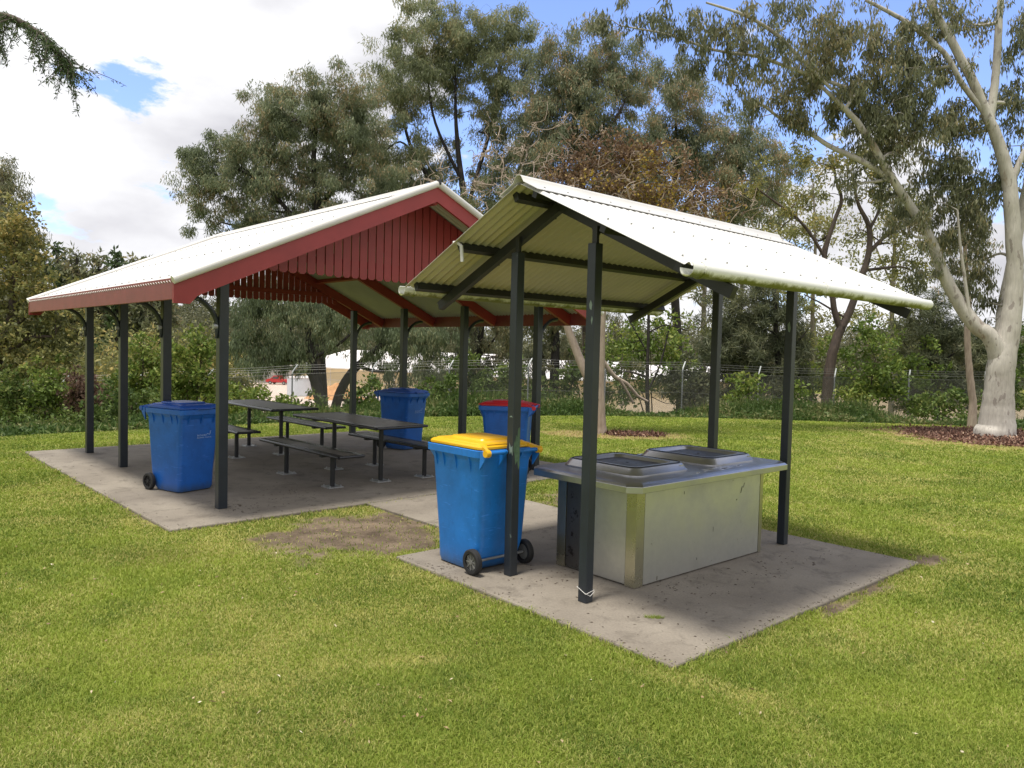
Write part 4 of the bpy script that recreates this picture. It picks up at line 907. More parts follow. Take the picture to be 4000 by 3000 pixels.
# the big white gum on the right
tree('white_gum', 'big white trunked gum with spreading limbs in the mulch bed on the right', 'tree', 18.3,
     [[(3888, 1700, 0.420), (3895, 1640, 0.364), (3902, 1520, 0.308), (3912, 1420, 0.301), (3940, 1300, 0.238), (3958, 1180, 0.203), (3965, 1060, 0.182), (3962, 960, 0.175), (3950, 800, 0.164), (3940, 700, 0.154), (3904, 572, 0.133), (3859, 458, 0.119), (3801, 320, 0.105), (3710, 149, 0.091), (3641, 20, 0.077), (3600, -120, 0.056)],
      [(3905, 1400, 0.238), (3870, 1320, 0.189), (3790, 1248, 0.168, .1), (3698, 1099, 0.140, .2), (3641, 950, 0.119, .2), (3584, 847, 0.108, .2), (3492, 710, 0.091), (3412, 572, 0.081, -.2), (3350, 480, 0.070, -.3), (3286, 412, 0.056, -.4), (3200, 330, 0.035, -.5)],
      [(3500, 720, 0.070), (3420, 660, 0.066), (3343, 618, 0.063), (3240, 570, 0.056, .2), (3172, 527, 0.049, .3), (3060, 470, 0.038, .4), (2980, 410, 0.028, .4)],
      [(3915, 1330, 0.175, .4), (3920, 1202, 0.140, .8), (3960, 1000, 0.126, 1.0), (3996, 801, 0.112, 1.1), (4040, 600, 0.084, 1.2)],
      [(3868, 470, 0.091), (3880, 380, 0.091), (3890, 280, 0.087), (3900, 114, 0.081), (3910, 0, 0.070), (3930, -150, 0.049)],
      [(3860, 455, 0.070), (3760, 330, 0.063), (3687, 206, 0.059), (3560, 100, 0.052), (3492, 57, 0.049), (3380, 0, 0.035)],
      [(3945, 740, 0.070), (3980, 640, 0.063), (4020, 560, 0.056), (4090, 470, 0.042)],
      [(3300, 340, 0.042, -.3), (3100, 270, 0.038, -.6), (2954, 220, 0.035, -.8), (2790, 195, 0.028, -1), (2600, 133, 0.021, -1.2), (2420, 100, 0.014, -1.4)],
      [(3250, 350, 0.035, -.5), (3100, 200, 0.042, -.8), (3040, 140, 0.042, -1), (2917, 63, 0.035, -1.2), (2758, 10, 0.021, -1.4)],
      [(3790, 1250, 0.049), (3770, 1100, 0.038), (3750, 950, 0.032), (3740, 820, 0.021)]],
     [(3330, 330, 180, 100), (3150, 260, 130, 80), (3500, 330, 150, 90), (3420, 430, 180, 90), (3600, 440, 160, 90), (2990, 170, 140, 80, -1, .8), (2800, 110, 130, 70, -1, .8), (2560, 60, 150, 55, -1.3, .75), (2350, 60, 80, 50, -1.4, .6), (3280, 110, 170, 80, -.5, .8), (3600, 130, 110, 90, 0, .7), (3740, 480, 110, 90, .5), (3500, 560, 120, 80, 0, .8), (3700, 640, 130, 90, .5), (3640, 760, 120, 90, .6, .8), (3800, 800, 110, 110, .8, .9), (3830, 980, 90, 110, .8, .75), (3120, 430, 120, 70, .3, .8), (2950, 380, 110, 70, .4, .7), (3980, 250, 80, 180, .5, .8), (3560, 880, 90, 80, 0, .5), (3800, 60, 100, 80, .3, .7), (3990, 520, 50, 120, .8, .8), (3660, 930, 80, 70, .5, .6), (2720, 250, 110, 60, -1, .6), (3060, 40, 160, 60, -1, .7), (3450, 200, 100, 70, 0, .7), (3760, 1120, 60, 70, .6, .5), (3420, 120, 110, 70, 0, .7), (3720, 260, 90, 80, .4, .8), (3660, 30, 100, 60, 0, .7), (3880, 400, 70, 80, .8, .7), (3800, 690, 90, 80, .7, .8), (3460, 740, 90, 80, .3, .6), (3340, 690, 90, 60, .3, .4), (3620, 1060, 80, 70, .5, .5), (3860, 1150, 60, 80, .9, .6), (3240, 190, 100, 70, -.5, .8), (3560, 230, 90, 70, .3, .8), (2900, 260, 100, 60, -.8, .5), (3980, 130, 50, 100, .8, .8), (2700, 160, 90, 50, -1, .6), (3050, 320, 100, 60, 0, .6), (3720, 900, 80, 80, .9, .7), (3900, 700, 70, 90, 1, .7)],
     L_gumd, K_white, seed=31, strands=1.3, hang=.72, clump=.60, lsize=.150, aspect=4.6, sides=16, depth=1.0, twig=1.2, dens=.75, limb=.9)
tree('gum_sapling', 'slender pale trunked gum standing left of the big white gum', 'tree', 21.1,
     [[(3797, 1662, .125), (3800, 1580, .10), (3790, 1480, .095), (3783, 1400, .085), (3778, 1300, .08), (3785, 1200, .075), (3775, 1060, .06), (3765, 900, .04)]],
     [(3740, 1000, 80, 90, 0, .5), (3800, 900, 80, 90, 0, .5), (3700, 1130, 60, 60, 0, .4)], L_gumo, K_pale, seed=32, strands=1, clump=.5, dens=.6, lsize=.15)

# dark forked tree and pale airy trees right of centre
tree('forked_tree', 'brown forked trunk tree with thin crown above the barbecue shelter roof end', 'tree', 33,
     [[(3225, 1620, 0.252), (3232, 1540, 0.237), (3243, 1432, 0.222), (3260, 1351, 0.207), (3290, 1270, 0.192)], [(3285, 1290, 0.148), (3260, 1215, 0.133), (3249, 1134, 0.118), (3221, 1004, 0.111), (3260, 863, 0.089), (3287, 781, 0.074), (3265, 700, 0.052), (3250, 600, 0.030)], [(3290, 1275, 0.178), (3318, 1220, 0.163), (3346, 1134, 0.148), (3390, 1004, 0.133), (3395, 890, 0.111), (3350, 790, 0.074), (3330, 680, 0.044)], [(3390, 990, 0.096), (3450, 930, 0.081), (3509, 884, 0.074), (3540, 800, 0.044)], [(3221, 1004, 0.074), (3170, 920, 0.067), (3113, 852, 0.063), (3030, 790, 0.052), (2945, 727, 0.030)], [(3395, 900, 0.074), (3440, 800, 0.052), (3430, 690, 0.030)], [(3300, 1240, 0.052), (3200, 1180, 0.037), (3140, 1150, 0.022)]],
     [(3270, 640, 160, 90, 0, .4), (3430, 700, 110, 110, 0, .5), (3540, 820, 90, 100, 0, .5), (3120, 760, 120, 80, 0, .35), (3000, 700, 90, 80, 0, .4), (3350, 900, 120, 80, 2, .25), (3560, 1020, 100, 90, 1, .6), (3180, 900, 90, 70, 1, .25), (3400, 600, 120, 90, 0, .5), (3180, 620, 110, 90, 0, .45), (3050, 860, 90, 80, 0, .3), (3480, 920, 80, 80, 0, .4)], L_olive, K_brown, seed=41, clump=.5, dens=.55, hang=.4, aspect=3)
GP = 'pale airy trees behind the barbecue shelter roof'
for i, (x, top, Yd, lab) in enumerate([(2745, 640, 52, 'pale airy tree just beyond the ridge of the barbecue roof'), (2890, 560, 55, 'tall pale airy tree rising behind the middle of the barbecue roof'), (3030, 620, 58, 'pale airy tree left of the brown forked trunk'), (3170, 700, 60, 'faint pale airy tree seen between the forks of the brown trunk'), (3480, 760, 56, 'pale airy tree between the forked trunk and the white gum limb')]):
    tree('pale_tree', lab, 'tree', Yd, [[(x, 1600, .2), (x+5, 1200, .16), (x+15, 950, .11), (x+5, top, .04)], [(x+10, 1050, .08), (x+70, 900, .05), (x+90, 780, .03)], [(x+8, 1120, .08), (x-60, 960, .05), (x-80, 850, .03)]],
         [(x, top+40, 70, 90, 0, .5), (x+80, top+170, 80, 110, 0, .45), (x-70, top+210, 80, 110, 0, .45), (x+20, top+320, 110, 110, 0, .5), (x-30, top+470, 120, 110, 0, .55), (x+60, top+580, 110, 90, 0, .6)], L_pale, K_grey, seed=50+i, group=GP, clump=.5, dens=.42, hang=.3, aspect=2.6, lsize=.30)
GC = 'dark needled trees along the fence'
tree('casuarina', 'dark feathery tree behind the right hand barbecue shelter posts', 'tree', 34,
     [[(3045, 1620, .16), (3042, 1450, .14), (3030, 1280, .11), (3025, 1130, .08), (3010, 1000, .05)], [(3040, 1500, .06), (2940, 1400, .04), (2860, 1330, .03)], [(3035, 1400, .06), (3120, 1330, .04), (3160, 1280, .02)]],
     [(2850, 1250, 110, 110), (2900, 1380, 130, 100), (2790, 1420, 90, 110), (3000, 1240, 110, 120), (3090, 1340, 80, 90), (2980, 1480, 140, 80), (3120, 1460, 60, 80), (2920, 1150, 110, 70, 0, .7), (2740, 1550, 110, 60), (2880, 1580, 120, 60)], L_cas, K_dark, seed=61, group=GC, hang=.1, aspect=11, lsize=.36, clump=.42, dens=1.0, flat=.5)
tree('casuarina', 'dark feathery tree between the forked trunk and the white gum', 'tree', 36,
     [[(3660, 1650, .15), (3655, 1500, .13), (3640, 1350, .1), (3650, 1200, .06)], [(3650, 1480, .06), (3560, 1380, .04), (3520, 1320, .03)], [(3648, 1450, .06), (3740, 1370, .04), (3800, 1370, .03)]],
     [(3560, 1290, 90, 90), (3650, 1230, 100, 90), (3740, 1320, 90, 90), (3600, 1420, 100, 100), (3700, 1480, 110, 100), (3840, 1400, 80, 110), (3540, 1540, 80, 70), (3860, 1560, 90, 80), (3950, 1450, 70, 120)], L_cas, K_dark, seed=62, group=GC, hang=.1, aspect=11, lsize=.36, clump=.42, dens=.9, flat=.5)
tree('slim_tree', 'slim dark stemmed tree between the second and third barbecue posts', 'tree', 32,
     [[(2530, 1600, .09), (2528, 1500, .085), (2532, 1350, .07), (2535, 1200, .055), (2545, 1050, .035)], [(2535, 1520, .05), (2580, 1420, .04), (2610, 1300, .03), (2630, 1230, .02)], [(2532, 1300, .04), (2600, 1270, .03), (2680, 1290, .03)], [(2530, 1380, .04), (2480, 1290, .03), (2440, 1220, .02)]],
     [(2450, 1300, 80, 70, 0, .5), (2560, 1180, 100, 60, 0, .4), (2640, 1250, 70, 60, 0, .35), (2420, 1420, 60, 80, 0, .5), (2560, 1400, 60, 60, 0, .25)], L_fresh, K_dark, seed=63, clump=.42, dens=.5, hang=.3, aspect=2.2)

# left side
tree('olive_tree', 'olive gold broadleaf tree filling the left edge beyond the fence', 'tree', 23,
     [[(-60, 1640, .2), (-40, 1500, .19), (-10, 1400, .17), (40, 1250, .12), (60, 1050, .08), (60, 880, .04)], [(-10, 1395, .10), (70, 1350, .08), (130, 1318, .06), (220, 1315, .03)], [(20, 1300, .08), (150, 1200, .05), (230, 1150, .03)]],
     [(50, 850, 100, 90), (90, 960, 100, 90), (0, 1000, 120, 110), (130, 1100, 110, 90), (30, 1160, 130, 100), (220, 1190, 110, 80), (110, 1260, 130, 90), (-30, 1300, 120, 110), (230, 1330, 90, 80), (130, 1400, 120, 80), (-10, 1450, 110, 90), (320, 1270, 50, 60, 0, .7)], L_olive, K_brown, seed=71, clump=.5, hang=.25, aspect=1.9, lsize=.14, dens=.62, flat=.55)
tree('gum_tree', 'grey green gum top rising above the olive tree at the left edge', 'tree', 36,
     [[(-40, 1620, .2), (-20, 1200, .16), (0, 900, .1), (10, 700, .05)]], [(20, 720, 70, 80), (-30, 640, 80, 60), (50, 880, 70, 100), (-20, 850, 100, 100), (70, 960, 60, 60, 0, .5)], L_gumd, K_grey, seed=72, group=GTR, strands=.8)
GD = 'distant dark trees over the left roof slope'
for i, (x, top, lab) in enumerate([(150, 940, 'distant dark tree nearest the olive tree'), (225, 955, 'distant dark pointed tree second from the olive tree'), (300, 965, 'distant dark tree with rounded top, third from the olive tree'), (385, 985, 'distant dark tree, fourth from the olive tree'), (460, 990, 'distant broad dark tree left of the roof edge'), (545, 1000, 'distant dark tree partly hidden by the shelter roof edge'), (630, 1040, 'distant low dark tree hidden mostly by the shelter roof')]):
    tree('distant_tree', lab, 'tree', 85, [[(x, 1420, .4), (x, 1200, .3), (x, top+30, .08)]], [(x, top+35, 20, 40), (x-15, top+95, 38, 50), (x+22, top+130, 40, 50), (x, top+200, 55, 70), (x-15, top+290, 60, 80)], L_con if i % 3 == 1 else L_gumd, K_dark, seed=80+i, group=GD, clump=.42, lsize=.75, aspect=3.0, hang=.2)
# near conifer whose branch hangs into the top left corner
def conifer_branch():
    Y = 5.6; root = np.array([-6.6, 5.6, float(terrain(-6.6, 5.6))]); g = np.random.default_rng(3)
    rt = empty('conifer_tree', tuple(root), label='drooping dark green conifer branch hanging into the top left corner', cat='tree')
    paths = [(np.array([root+(0, 0, -.1), root+(.05, 0, 2.0), root+(0, .05, 4), root+(.03, 0, 5.5), root+(0, 0, 7)])-root, np.array([.28, .24, .18, .1, .03]))]
    C = []; D = []
    for bz, tips in ((4.35, [(-200, 60), (-60, 60), (40, 70), (120, 110), (180, 150), (225, 210), (240, 250), (255, 275)]),):
        b = smooth([root+np.array([0, 0, bz])]+[at(a, c, Y) for a, c in tips], 6); paths.append((b-root, np.linspace(.04, .004, len(b))))
        for i in range(6, len(b)):
            for rep in range(2 if bz > 4 else 1):
                L_ = g.uniform(.08, .30)*(1.15 if i < len(b)-8 else .55); side = g.normal()*.35
                n_ = 14; t = np.linspace(0, 1, n_)[:, None]; tip = b[i]+np.array([side*.3+.05, g.normal()*.12, -L_])
                mid = b[i]+(tip-b[i])*.4+np.array([.05, 0, .04])
                S = (1-t)**2*b[i]+2*t*(1-t)*mid+t*t*tip; paths.append((S-root, np.linspace(.004, .0015, n_)))
                k = int(L_*330); tt = g.random(k); q = tt[:, None]; Cn = (1-q)**2*b[i]+2*q*(1-q)*mid+q*q*tip+g.normal(size=(k, 3))*.010
                C.append(Cn)
    Vt, Ft = tubes_np(paths, 6); npmesh('trunk', Vt, Ft, K_brown, rt, None, True)
    C = np.concatenate(C)-root; Vl, Fl = leaves(C, g, .038, .008, .35, 0); npmesh('needles', Vl, Fl, L_con, rt)
conifer_branch()

# shrubs beyond the crest on the left, middle and right
def shrub(label, cat, Y, lobes, leaf, seed, name='shrub', group=None, lsize=None, hang=.2, aspect=2.0, dens=.8, barkm=None, up=.5, clump=.45, nst=4, **kw):
    g = np.random.default_rng(seed); x0 = np.mean([q[0] for q in lobes]); by = max(q[1]+q[3] for q in lobes)+20
    st = []
    for i in range(nst):
        q = lobes[g.integers(len(lobes))]; xx = x0+(q[0]-x0)*.5
        st.append([(x0+(q[0]-x0)*.3, by+30, .035), (xx, by-40, .03), (q[0], q[1], .018)])
    return tree(name, label, cat, Y, st, lobes, leaf, barkm or K_brown, seed=seed, group=group, lsize=lsize, hang=hang, aspect=aspect, dens=dens, clump=clump, up=up, **kw)
GS = 'shrubs and saplings along the fence'
shrub('leafy green shrub at the far left edge below the olive tree', 'shrub', 22, [(30, 1520, 80, 90), (110, 1560, 80, 80), (20, 1630, 90, 60), (150, 1640, 80, 50)], L_bush, 101, group=GS)
shrub('upright green sapling clump left of the brown bush', 'shrub', 22, [(200, 1480, 60, 90), (170, 1590, 70, 80), (250, 1560, 50, 90), (230, 1650, 70, 50)], L_fresh, 102, group=GS, name='sapling')
shrub('bare brownish twiggy bush behind the first shelter post', 'shrub', 22, [(310, 1500, 60, 50), (300, 1570, 65, 60), (370, 1540, 60, 60)], L_twig, 103, group=GS, name='brown_bush', barkm=K_brown)
shrub('dark green shrub behind the second shelter post', 'shrub', 21, [(440, 1600, 90, 70), (520, 1580, 80, 80), (380, 1640, 80, 50), (560, 1650, 90, 50), (300, 1650, 60, 50)], L_bush, 104, group=GS)
shrub('tall light green sapling between the second and third shelter posts', 'shrub', 24, [(540, 1440, 60, 90), (590, 1500, 80, 90), (500, 1520, 60, 70), (560, 1360, 30, 60)], L_fresh, 105, group=GS, name='sapling')
shrub('tall light green sapling above the left blue bin', 'shrub', 25, [(720, 1400, 80, 90), (780, 1470, 80, 90), (700, 1510, 90, 80), (790, 1360, 50, 60), (650, 1440, 50, 70), (840, 1520, 60, 60)], L_fresh, 106, group=GS, name='sapling')
shrub('low light green brambles in front of the pale yard', 'shrub', 28, [(900, 1560, 70, 50), (980, 1550, 60, 60), (1060, 1580, 80, 50), (1130, 1600, 70, 50), (930, 1620, 90, 40)], L_fresh, 107, group=GS)
shrub('dark green ivy like shrub at the foot of the weeping tree', 'shrub', 29, [(1000, 1640, 120, 40), (1150, 1640, 100, 40), (1230, 1600, 60, 50), (1080, 1650, 120, 30)], L_bush, 108, group=GS)
shrub('dark shrub between the leaning trunk and the far blue bin', 'shrub', 29, [(1430, 1540, 60, 80), (1400, 1620, 70, 50), (1480, 1620, 80, 50), (1380, 1570, 40, 50, 0, .6)], L_bush, 109, group=GS)
shrub('dark leafy shrub right of the far blue bin', 'shrub', 28, [(1720, 1540, 70, 80), (1760, 1600, 80, 60), (1690, 1610, 80, 50)], L_bush, 110, group=GS)
shrub('fresh green sapling left of the fourth barbecue shelter post', 'shrub', 28, [(2890, 1560, 50, 80), (2930, 1500, 40, 60, 0, .7)], L_fresh, 111, group=GS, name='sapling')
shrub('upright bright green sapling beside the forked brown trunk', 'shrub', 30, [(3420, 1400, 70, 110), (3400, 1520, 90, 80), (3470, 1480, 70, 90), (3380, 1300, 40, 70), (3340, 1560, 60, 50), (3110, 1550, 60, 50)], L_fresh, 112, group=GS, name='sapling', dens=.6)
shrub('leafy light green shrub glimpsed behind the slim tree', 'shrub', 38, [(2440, 1380, 80, 80), (2540, 1330, 90, 70), (2640, 1400, 70, 80), (2480, 1480, 90, 60), (2650, 1520, 60, 50)], L_fresh, 113, group=GS, dens=.6)
shrub('green shrub behind the big white gum trunk at the right edge', 'shrub', 30, [(3950, 1560, 80, 90), (3980, 1400, 60, 90), (3700, 1590, 80, 60), (3600, 1600, 80, 50)], L_bush, 114, group=GS)
shrub('dense dark shrub behind the fence mesh left of the third barbecue post', 'shrub', 33, [(2700, 1470, 60, 80), (2620, 1500, 50, 70), (2760, 1520, 60, 60), (2680, 1560, 70, 50)], L_cas, 115, group=GS)

shrub('dark shrub filling the fence line behind the fourth shelter post', 'shrub', 32, [(1850, 1500, 80, 70), (1960, 1520, 80, 60), (1800, 1440, 60, 60), (2060, 1540, 80, 50), (2010, 1440, 60, 60, 0, .6)], L_bush, 116, group=GS)
shrub('mixed green thicket behind the pale leaning limb', 'shrub', 33, [(2250, 1470, 80, 80), (2400, 1530, 90, 50), (2160, 1530, 80, 50), (2320, 1400, 60, 80, 0, .7)], L_bush, 117, group=GS)
shrub('tall mixed thicket behind the fence right of the third barbecue post', 'shrub', 35, [(2880, 1480, 90, 80), (3150, 1500, 70, 70), (3300, 1500, 90, 80), (3560, 1450, 90, 110), (3250, 1380, 70, 70, 0, .6)], L_fresh, 118, group=GS)
shrub('light green brambles along the fence left of the weeping tree', 'shrub', 27, [(820, 1590, 70, 60), (900, 1610, 80, 50), (700, 1600, 90, 60), (620, 1560, 70, 70)], L_fresh, 119, group=GS)
shrub('dark brush at the far left below the saplings', 'shrub', 20.5, [(60, 1660, 90, 35), (200, 1665, 90, 35), (330, 1660, 90, 35), (460, 1655, 90, 35), (600, 1655, 90, 35)], L_bush, 120, group=GS)
# band of tall weeds along the fence
def weeds():
    g = np.random.default_rng(77); n = 260000; th = g.uniform(-.68, .72, n); R_ = crestR(np.sin(th), np.cos(th))
    r = R_+g.uniform(.2, 7.0, n)**1.0+.6; x, y = r*np.sin(th), r*np.cos(th); z = terrain(x, y)
    hh = np.clip(.12+2.6*(fbm(x, y, .33, 61)-.27), .12, 1.25)*(.3+1.25*fbm(x, y, 1.6, 62)); hh *= np.clip((r-R_-.3)/2.2, .12, 1)
    hh *= np.where(th < -.12, .55, 1.0)
    hh *= .52; C = np.stack([x, y, z+hh*g.random(n)], 1)
    V1, F1_ = leaves(C, g, .15, .05, .35, 0)
    m = 90000; i = g.integers(0, n, m); B = np.stack([x[i]+g.normal(size=m)*.1, y[i]+g.normal(size=m)*.1, z[i]], 1); l = hh[i]*g.uniform(.7, 1.4, m); d = g.normal(size=(m, 3))*.25; d[:, 2] = 1; s = g.normal(size=(m, 3)); s[:, 2] = 0; s /= np.linalg.norm(s, axis=1)[:, None]
    P = np.empty((m, 4, 3)); P[:, 0] = B-s*.012; P[:, 1] = B+s*.012; P[:, 2] = B+d*l[:, None]+s*.004; P[:, 3] = B+d*l[:, None]-s*.004
    V2 = P.reshape(-1, 3); F2 = np.arange(4*m).reshape(m, 4)+len(V1)
    return np.concatenate([V1, V2]), np.concatenate([F1_, F2])
Vw, Fw = weeds(); L_weed = leafmat('weeds', (.028, .060, .012), (.095, .155, .034), (.25, .25, .10))
tag(npmesh('weeds', Vw, Fw, L_weed), 'tall green weeds growing along the foot of the fence', 'weeds', kind='stuff')

# mulch chips around the white gum
def chips():
    g = np.random.default_rng(8); n = 16000; x = MC[0]+g.normal(size=n)*2.1; y = MC[1]+g.normal(size=n)*1.8
    n2 = 3000; x = np.concatenate([x, TC[0]+.7+g.normal(size=n2)*.7]); y = np.concatenate([y, TC[1]+g.normal(size=n2)*.35]); k = g.random(len(x)) < mulch_fn(x, y); x, y = x[k], y[k]; n = len(x)
    C = np.stack([x, y, terrain(x, y)+.008+.03*g.random(n)], 1); return leaves(C, g, .085, .035, 0., 0.)
Vm, Fm = chips(); M = Mat('mulch chips'); gg = M.n('ShaderNodeNewGeometry')
M.set(M.ramp(gg.outputs['Random Per Island'], [(.1, (.07, .035, .024)), (.7, (.22, .11, .075)), (1., (.40, .27, .19))]), .85)
Vm[:, 2] = np.maximum(Vm[:, 2], terrain(Vm[:, 0], Vm[:, 1])+.004)
tag(npmesh('bark_mulch', Vm, Fm, M.m), 'reddish bark mulch chips spread under the white gum', 'mulch', kind='stuff')

# ------------------------------------------------------------------ chain link fence
fx = [(-60, 1480, 26.6), (240, 1468, 27.2), (534, 1455, 27.8), (811, 1442, 28.4), (1142, 1425, 28.7), (1455, 1414, 29), (1756, 1407, 29.3), (2065, 1400, 29.5), (2366, 1410, 29.7), (2668, 1413, 29.9), (2965, 1432, 30.1), (3262, 1440, 30.4), (3553, 1446, 30.7), (3850, 1452, 31.0), (4150, 1458, 31.3)]
tops = [at(a, b, c) for a, b, c in fx]
m_fpost = mk('fence post galvanised', (.36, .38, .38), .55, .3, .2, 5); m_wire = mk('fence wire', (.12, .12, .115), .5, .3, .2, 5)
fr = empty('chain_link_fence', tuple(np.array([tops[7][0], tops[7][1], -1.1])), label='chain link fence with barbed wire strands running across behind the lawn', cat='fence')
o0 = np.array(fr.location)
for i, t in enumerate(tops):
    t = np.array(t); m = MB(); zb = t[2]-2.55
    m.tube([np.array([t[0], t[1], zb])-o0, np.array([t[0], t[1], t[2]-.32])-o0, np.array([t[0]+.02, t[1]+.03, t[2]-.24])-o0, np.array([t[0]+.14, t[1]+.22, t[2]])-o0], .028, 8); m.build('fence_post', m_fpost, fr, smooth=True)
m = MB(); a, b = tops[3], np.array(tops[3])+np.array([1.6, -.5, 0]); m.tube([np.array([a[0], a[1], a[2]-.9])-o0, np.array([a[0]-1.7, a[1]-.4, a[2]-2.3])-o0], .022, 8); m.build('brace', m_fpost, fr)
def fwire(dz, off, name, rad=.0055):
    pts = []
    for i in range(len(tops)-1):
        A_, B_ = np.array(tops[i]), np.array(tops[i+1])
        for t in (0, .5): p = A_+(B_-A_)*t; pts.append(p+np.array([off*.6, off, dz-(.02 if t else 0)])-o0)
    pts.append(np.array(tops[-1])+np.array([off*.6, off, dz])-o0)
    m = MB(); m.tube(pts, rad, 4); m.build(name, m_wire, fr)
for dz, off in ((-.02, .21), (-.11, .13), (-.20, .06)): fwire(dz, off, 'barbed_wire')
for dz in (-.34, -1.2, -2.1): fwire(dz, -.03, 'strand_wire', .006)
def mesh_panel():
    paths = []
    for i in range(len(tops)-1):
        A_, B_ = np.array(tops[i]), np.array(tops[i+1]); Lx = np.linalg.norm((B_-A_)[:2]); hh = 1.80; sp = .062; n = int((Lx+hh)/sp)
        for s in (0, 1):
            u0 = np.arange(n)*sp-(hh if s == 0 else 0); ua, ub = u0, u0+hh*(1 if s == 0 else 1)
            if s == 0: za, zb = np.zeros(n), np.full(n, hh)
            else: ua = np.arange(n)*sp; ub = ua-hh; za, zb = np.zeros(n), np.full(n, hh)
            # clip to the bay
            t0 = np.zeros(n); t1 = np.ones(n); du = ub-ua
            for lim, sg in ((0, 1), (Lx, -1)):
                q = (lim-ua)/du
                if (du[0] > 0) == (sg > 0): t0 = np.maximum(t0, q)
                else: t1 = np.minimum(t1, q)
            k = t1 > t0+.01; a0 = np.stack([ua+du*t0, za+(zb-za)*t0], 1)[k]; a1 = np.stack([ua+du*t1, za+(zb-za)*t1], 1)[k]
            for (p, q) in ((a0, a1),):
                W0 = A_+(B_-A_)*(p[:, :1]/Lx)+np.array([0, -.03, -2.14])+np.array([0, 0, 1.])*p[:, 1:]; W1 = A_+(B_-A_)*(q[:, :1]/Lx)+np.array([0, -.03, -2.14])+np.array([0, 0, 1.])*q[:, 1:]
                paths.append((W0, W1))
    W0 = np.concatenate([p[0] for p in paths])-o0; W1 = np.concatenate([p[1] for p in paths])-o0; n = len(W0); r = .0045
    o3 = np.array([[r, 0, 0], [-r, 0, 0], [0, -r, 0]]); P = np.concatenate([W0[:, None]+o3, W1[:, None]+o3], 1); b = np.arange(n)[:, None]*6
    Fz = np.concatenate([b+[0, 1, 4, 3], b+[1, 2, 5, 4], b+[2, 0, 3, 5]]); return P.reshape(-1, 3), Fz
Vc, Fc = mesh_panel(); npmesh('chain_mesh', Vc, Fc, m_wire, fr)

# ------------------------------------------------------------------ sheds, wall, tank, vehicles in the yard below
YZ = -6.0
m_shed = mk('cream shed cladding', (.62, .52, .32), .6, 0, .06, .3); m_sroof = mk('white shed roof', (.80, .76, .74), .5, 0, .05, .2); m_dark = mk('dark opening', (.03, .03, .03), .8)
m_cwall = mk('grey concrete wall', (.34, .33, .31), .85, 0, .14, .25, 0, dirt=(.26, .25, .24))
def ab(px, Y): p = at(px, 1500, Y); return np.array([p[0], p[1]])
def shed(name, label, A_, B_, depth_, eave, ridge, openings=(), pipes=()):
    """A,B front corners (plan), shed extends away from the camera; long side A-B"""
    A_, B_ = np.array(A_), np.array(B_); L = np.linalg.norm(B_-A_); ang = math.atan2(*(B_-A_)[::-1]); rt = empty(name, (A_[0], A_[1], YZ), ang, label=label, cat='building')
    m = MB(); m.prism([(0, 0), (L, 0), (L, depth_), (0, depth_)], -.3, eave); wl = m.build('wall', m_shed, rt)
    m = MB()
    for k in range(int(L/6)+1): m.box((min(L, k*6), -.05, 0), (min(L, k*6)+.12, -.003, eave))
    m.box((0, -.04, eave*.42), (L, -.004, eave*.42+.08)); m.build('wall_joints', m_cream, wl)
    m = MB(); d2 = depth_/2; m.add([(-.4, -.5, eave-.02), (L+.4, -.5, eave-.02), (L+.4, d2, ridge), (-.4, d2, ridge), (L+.4, depth_+.5, eave-.02), (-.4, depth_+.5, eave-.02), (-.4, -.5, eave+.13), (L+.4, -.5, eave+.13), (L+.4, d2, ridge+.15), (-.4, d2, ridge+.15), (L+.4, depth_+.5, eave+.13), (-.4, depth_+.5, eave+.13)],
        [(6, 7, 8, 9), (9, 8, 10, 11), (0, 3, 2, 1), (3, 5, 4, 2), (0, 1, 7, 6), (4, 5, 11, 10), (0, 6, 9, 3), (3, 9, 11, 5), (1, 2, 8, 7), (2, 4, 10, 8)]); m.build('roof', m_sroof, rt)
    m = MB(); m.box((-.4, -.62, eave-.06), (L+.4, -.505, eave+.10)); m.build('gutter', m_cream, rt)
    for x in pipes: m = MB(); m.tube([(x, -.55, eave-.05), (x+.25, -.3, eave-.6), (x+.3, -.12, eave-.9), (x+.3, -.12, 0)], .07, 8); m.build('downpipe', m_cream, rt)
    for x0, x1, z1 in openings: m = MB(); m.box((x0, -.06, 0), (x1, -.01, z1)); m.build('doorway', m_dark, rt)
    return rt
shed('shed', 'cream walled shed with white gable roof behind the weeping trees', ab(1147, 147), ab(1710, 120), 26, 3.75, 6.9, pipes=(8, 30))
shed('shed', 'cream shed with white roof and dark doorway seen past the middle posts', ab(1770, 118), ab(2420, 112), 20, 3.6, 6.2, openings=((3.2, 7.2, 2.9),), pipes=(12,))
shed('shed', 'low cream shed with white roof glimpsed behind the slim tree', ab(2450, 135), ab(2900, 132), 18, 3.2, 5.5)
a, b = ab(430, 152), ab(1240, 152); m = MB(); m.box((0, 0, -.3), (float(np.linalg.norm(b-a)), .3, 2.7))
o = empty('concrete_wall', (a[0], a[1], YZ), math.atan2(*(b-a)[::-1]), label='grey concrete panel wall along the back of the pale yard', cat='wall'); m.build('panels', m_cwall, o)
m = MB()
for k in range(15): m.box((k*2.9, -.05, 0), (k*2.9+.12, -.004, 2.75))
m.build('joints', m_cream, o)
p = ab(1193, 118); rt = empty('water_tank', (p[0], p[1], YZ), label='round white water tank standing in front of the cream shed', cat='tank')
m_tank = mk('pale tank', (.62, .68, .76), .5, 0, .05, .5)
m = MB(); m.tube([(0, 0, 0), (0, 0, 2.75)], 2.75, 32); t_ = m.build('wall', m_tank, rt, smooth=True); sm_angle(t_)
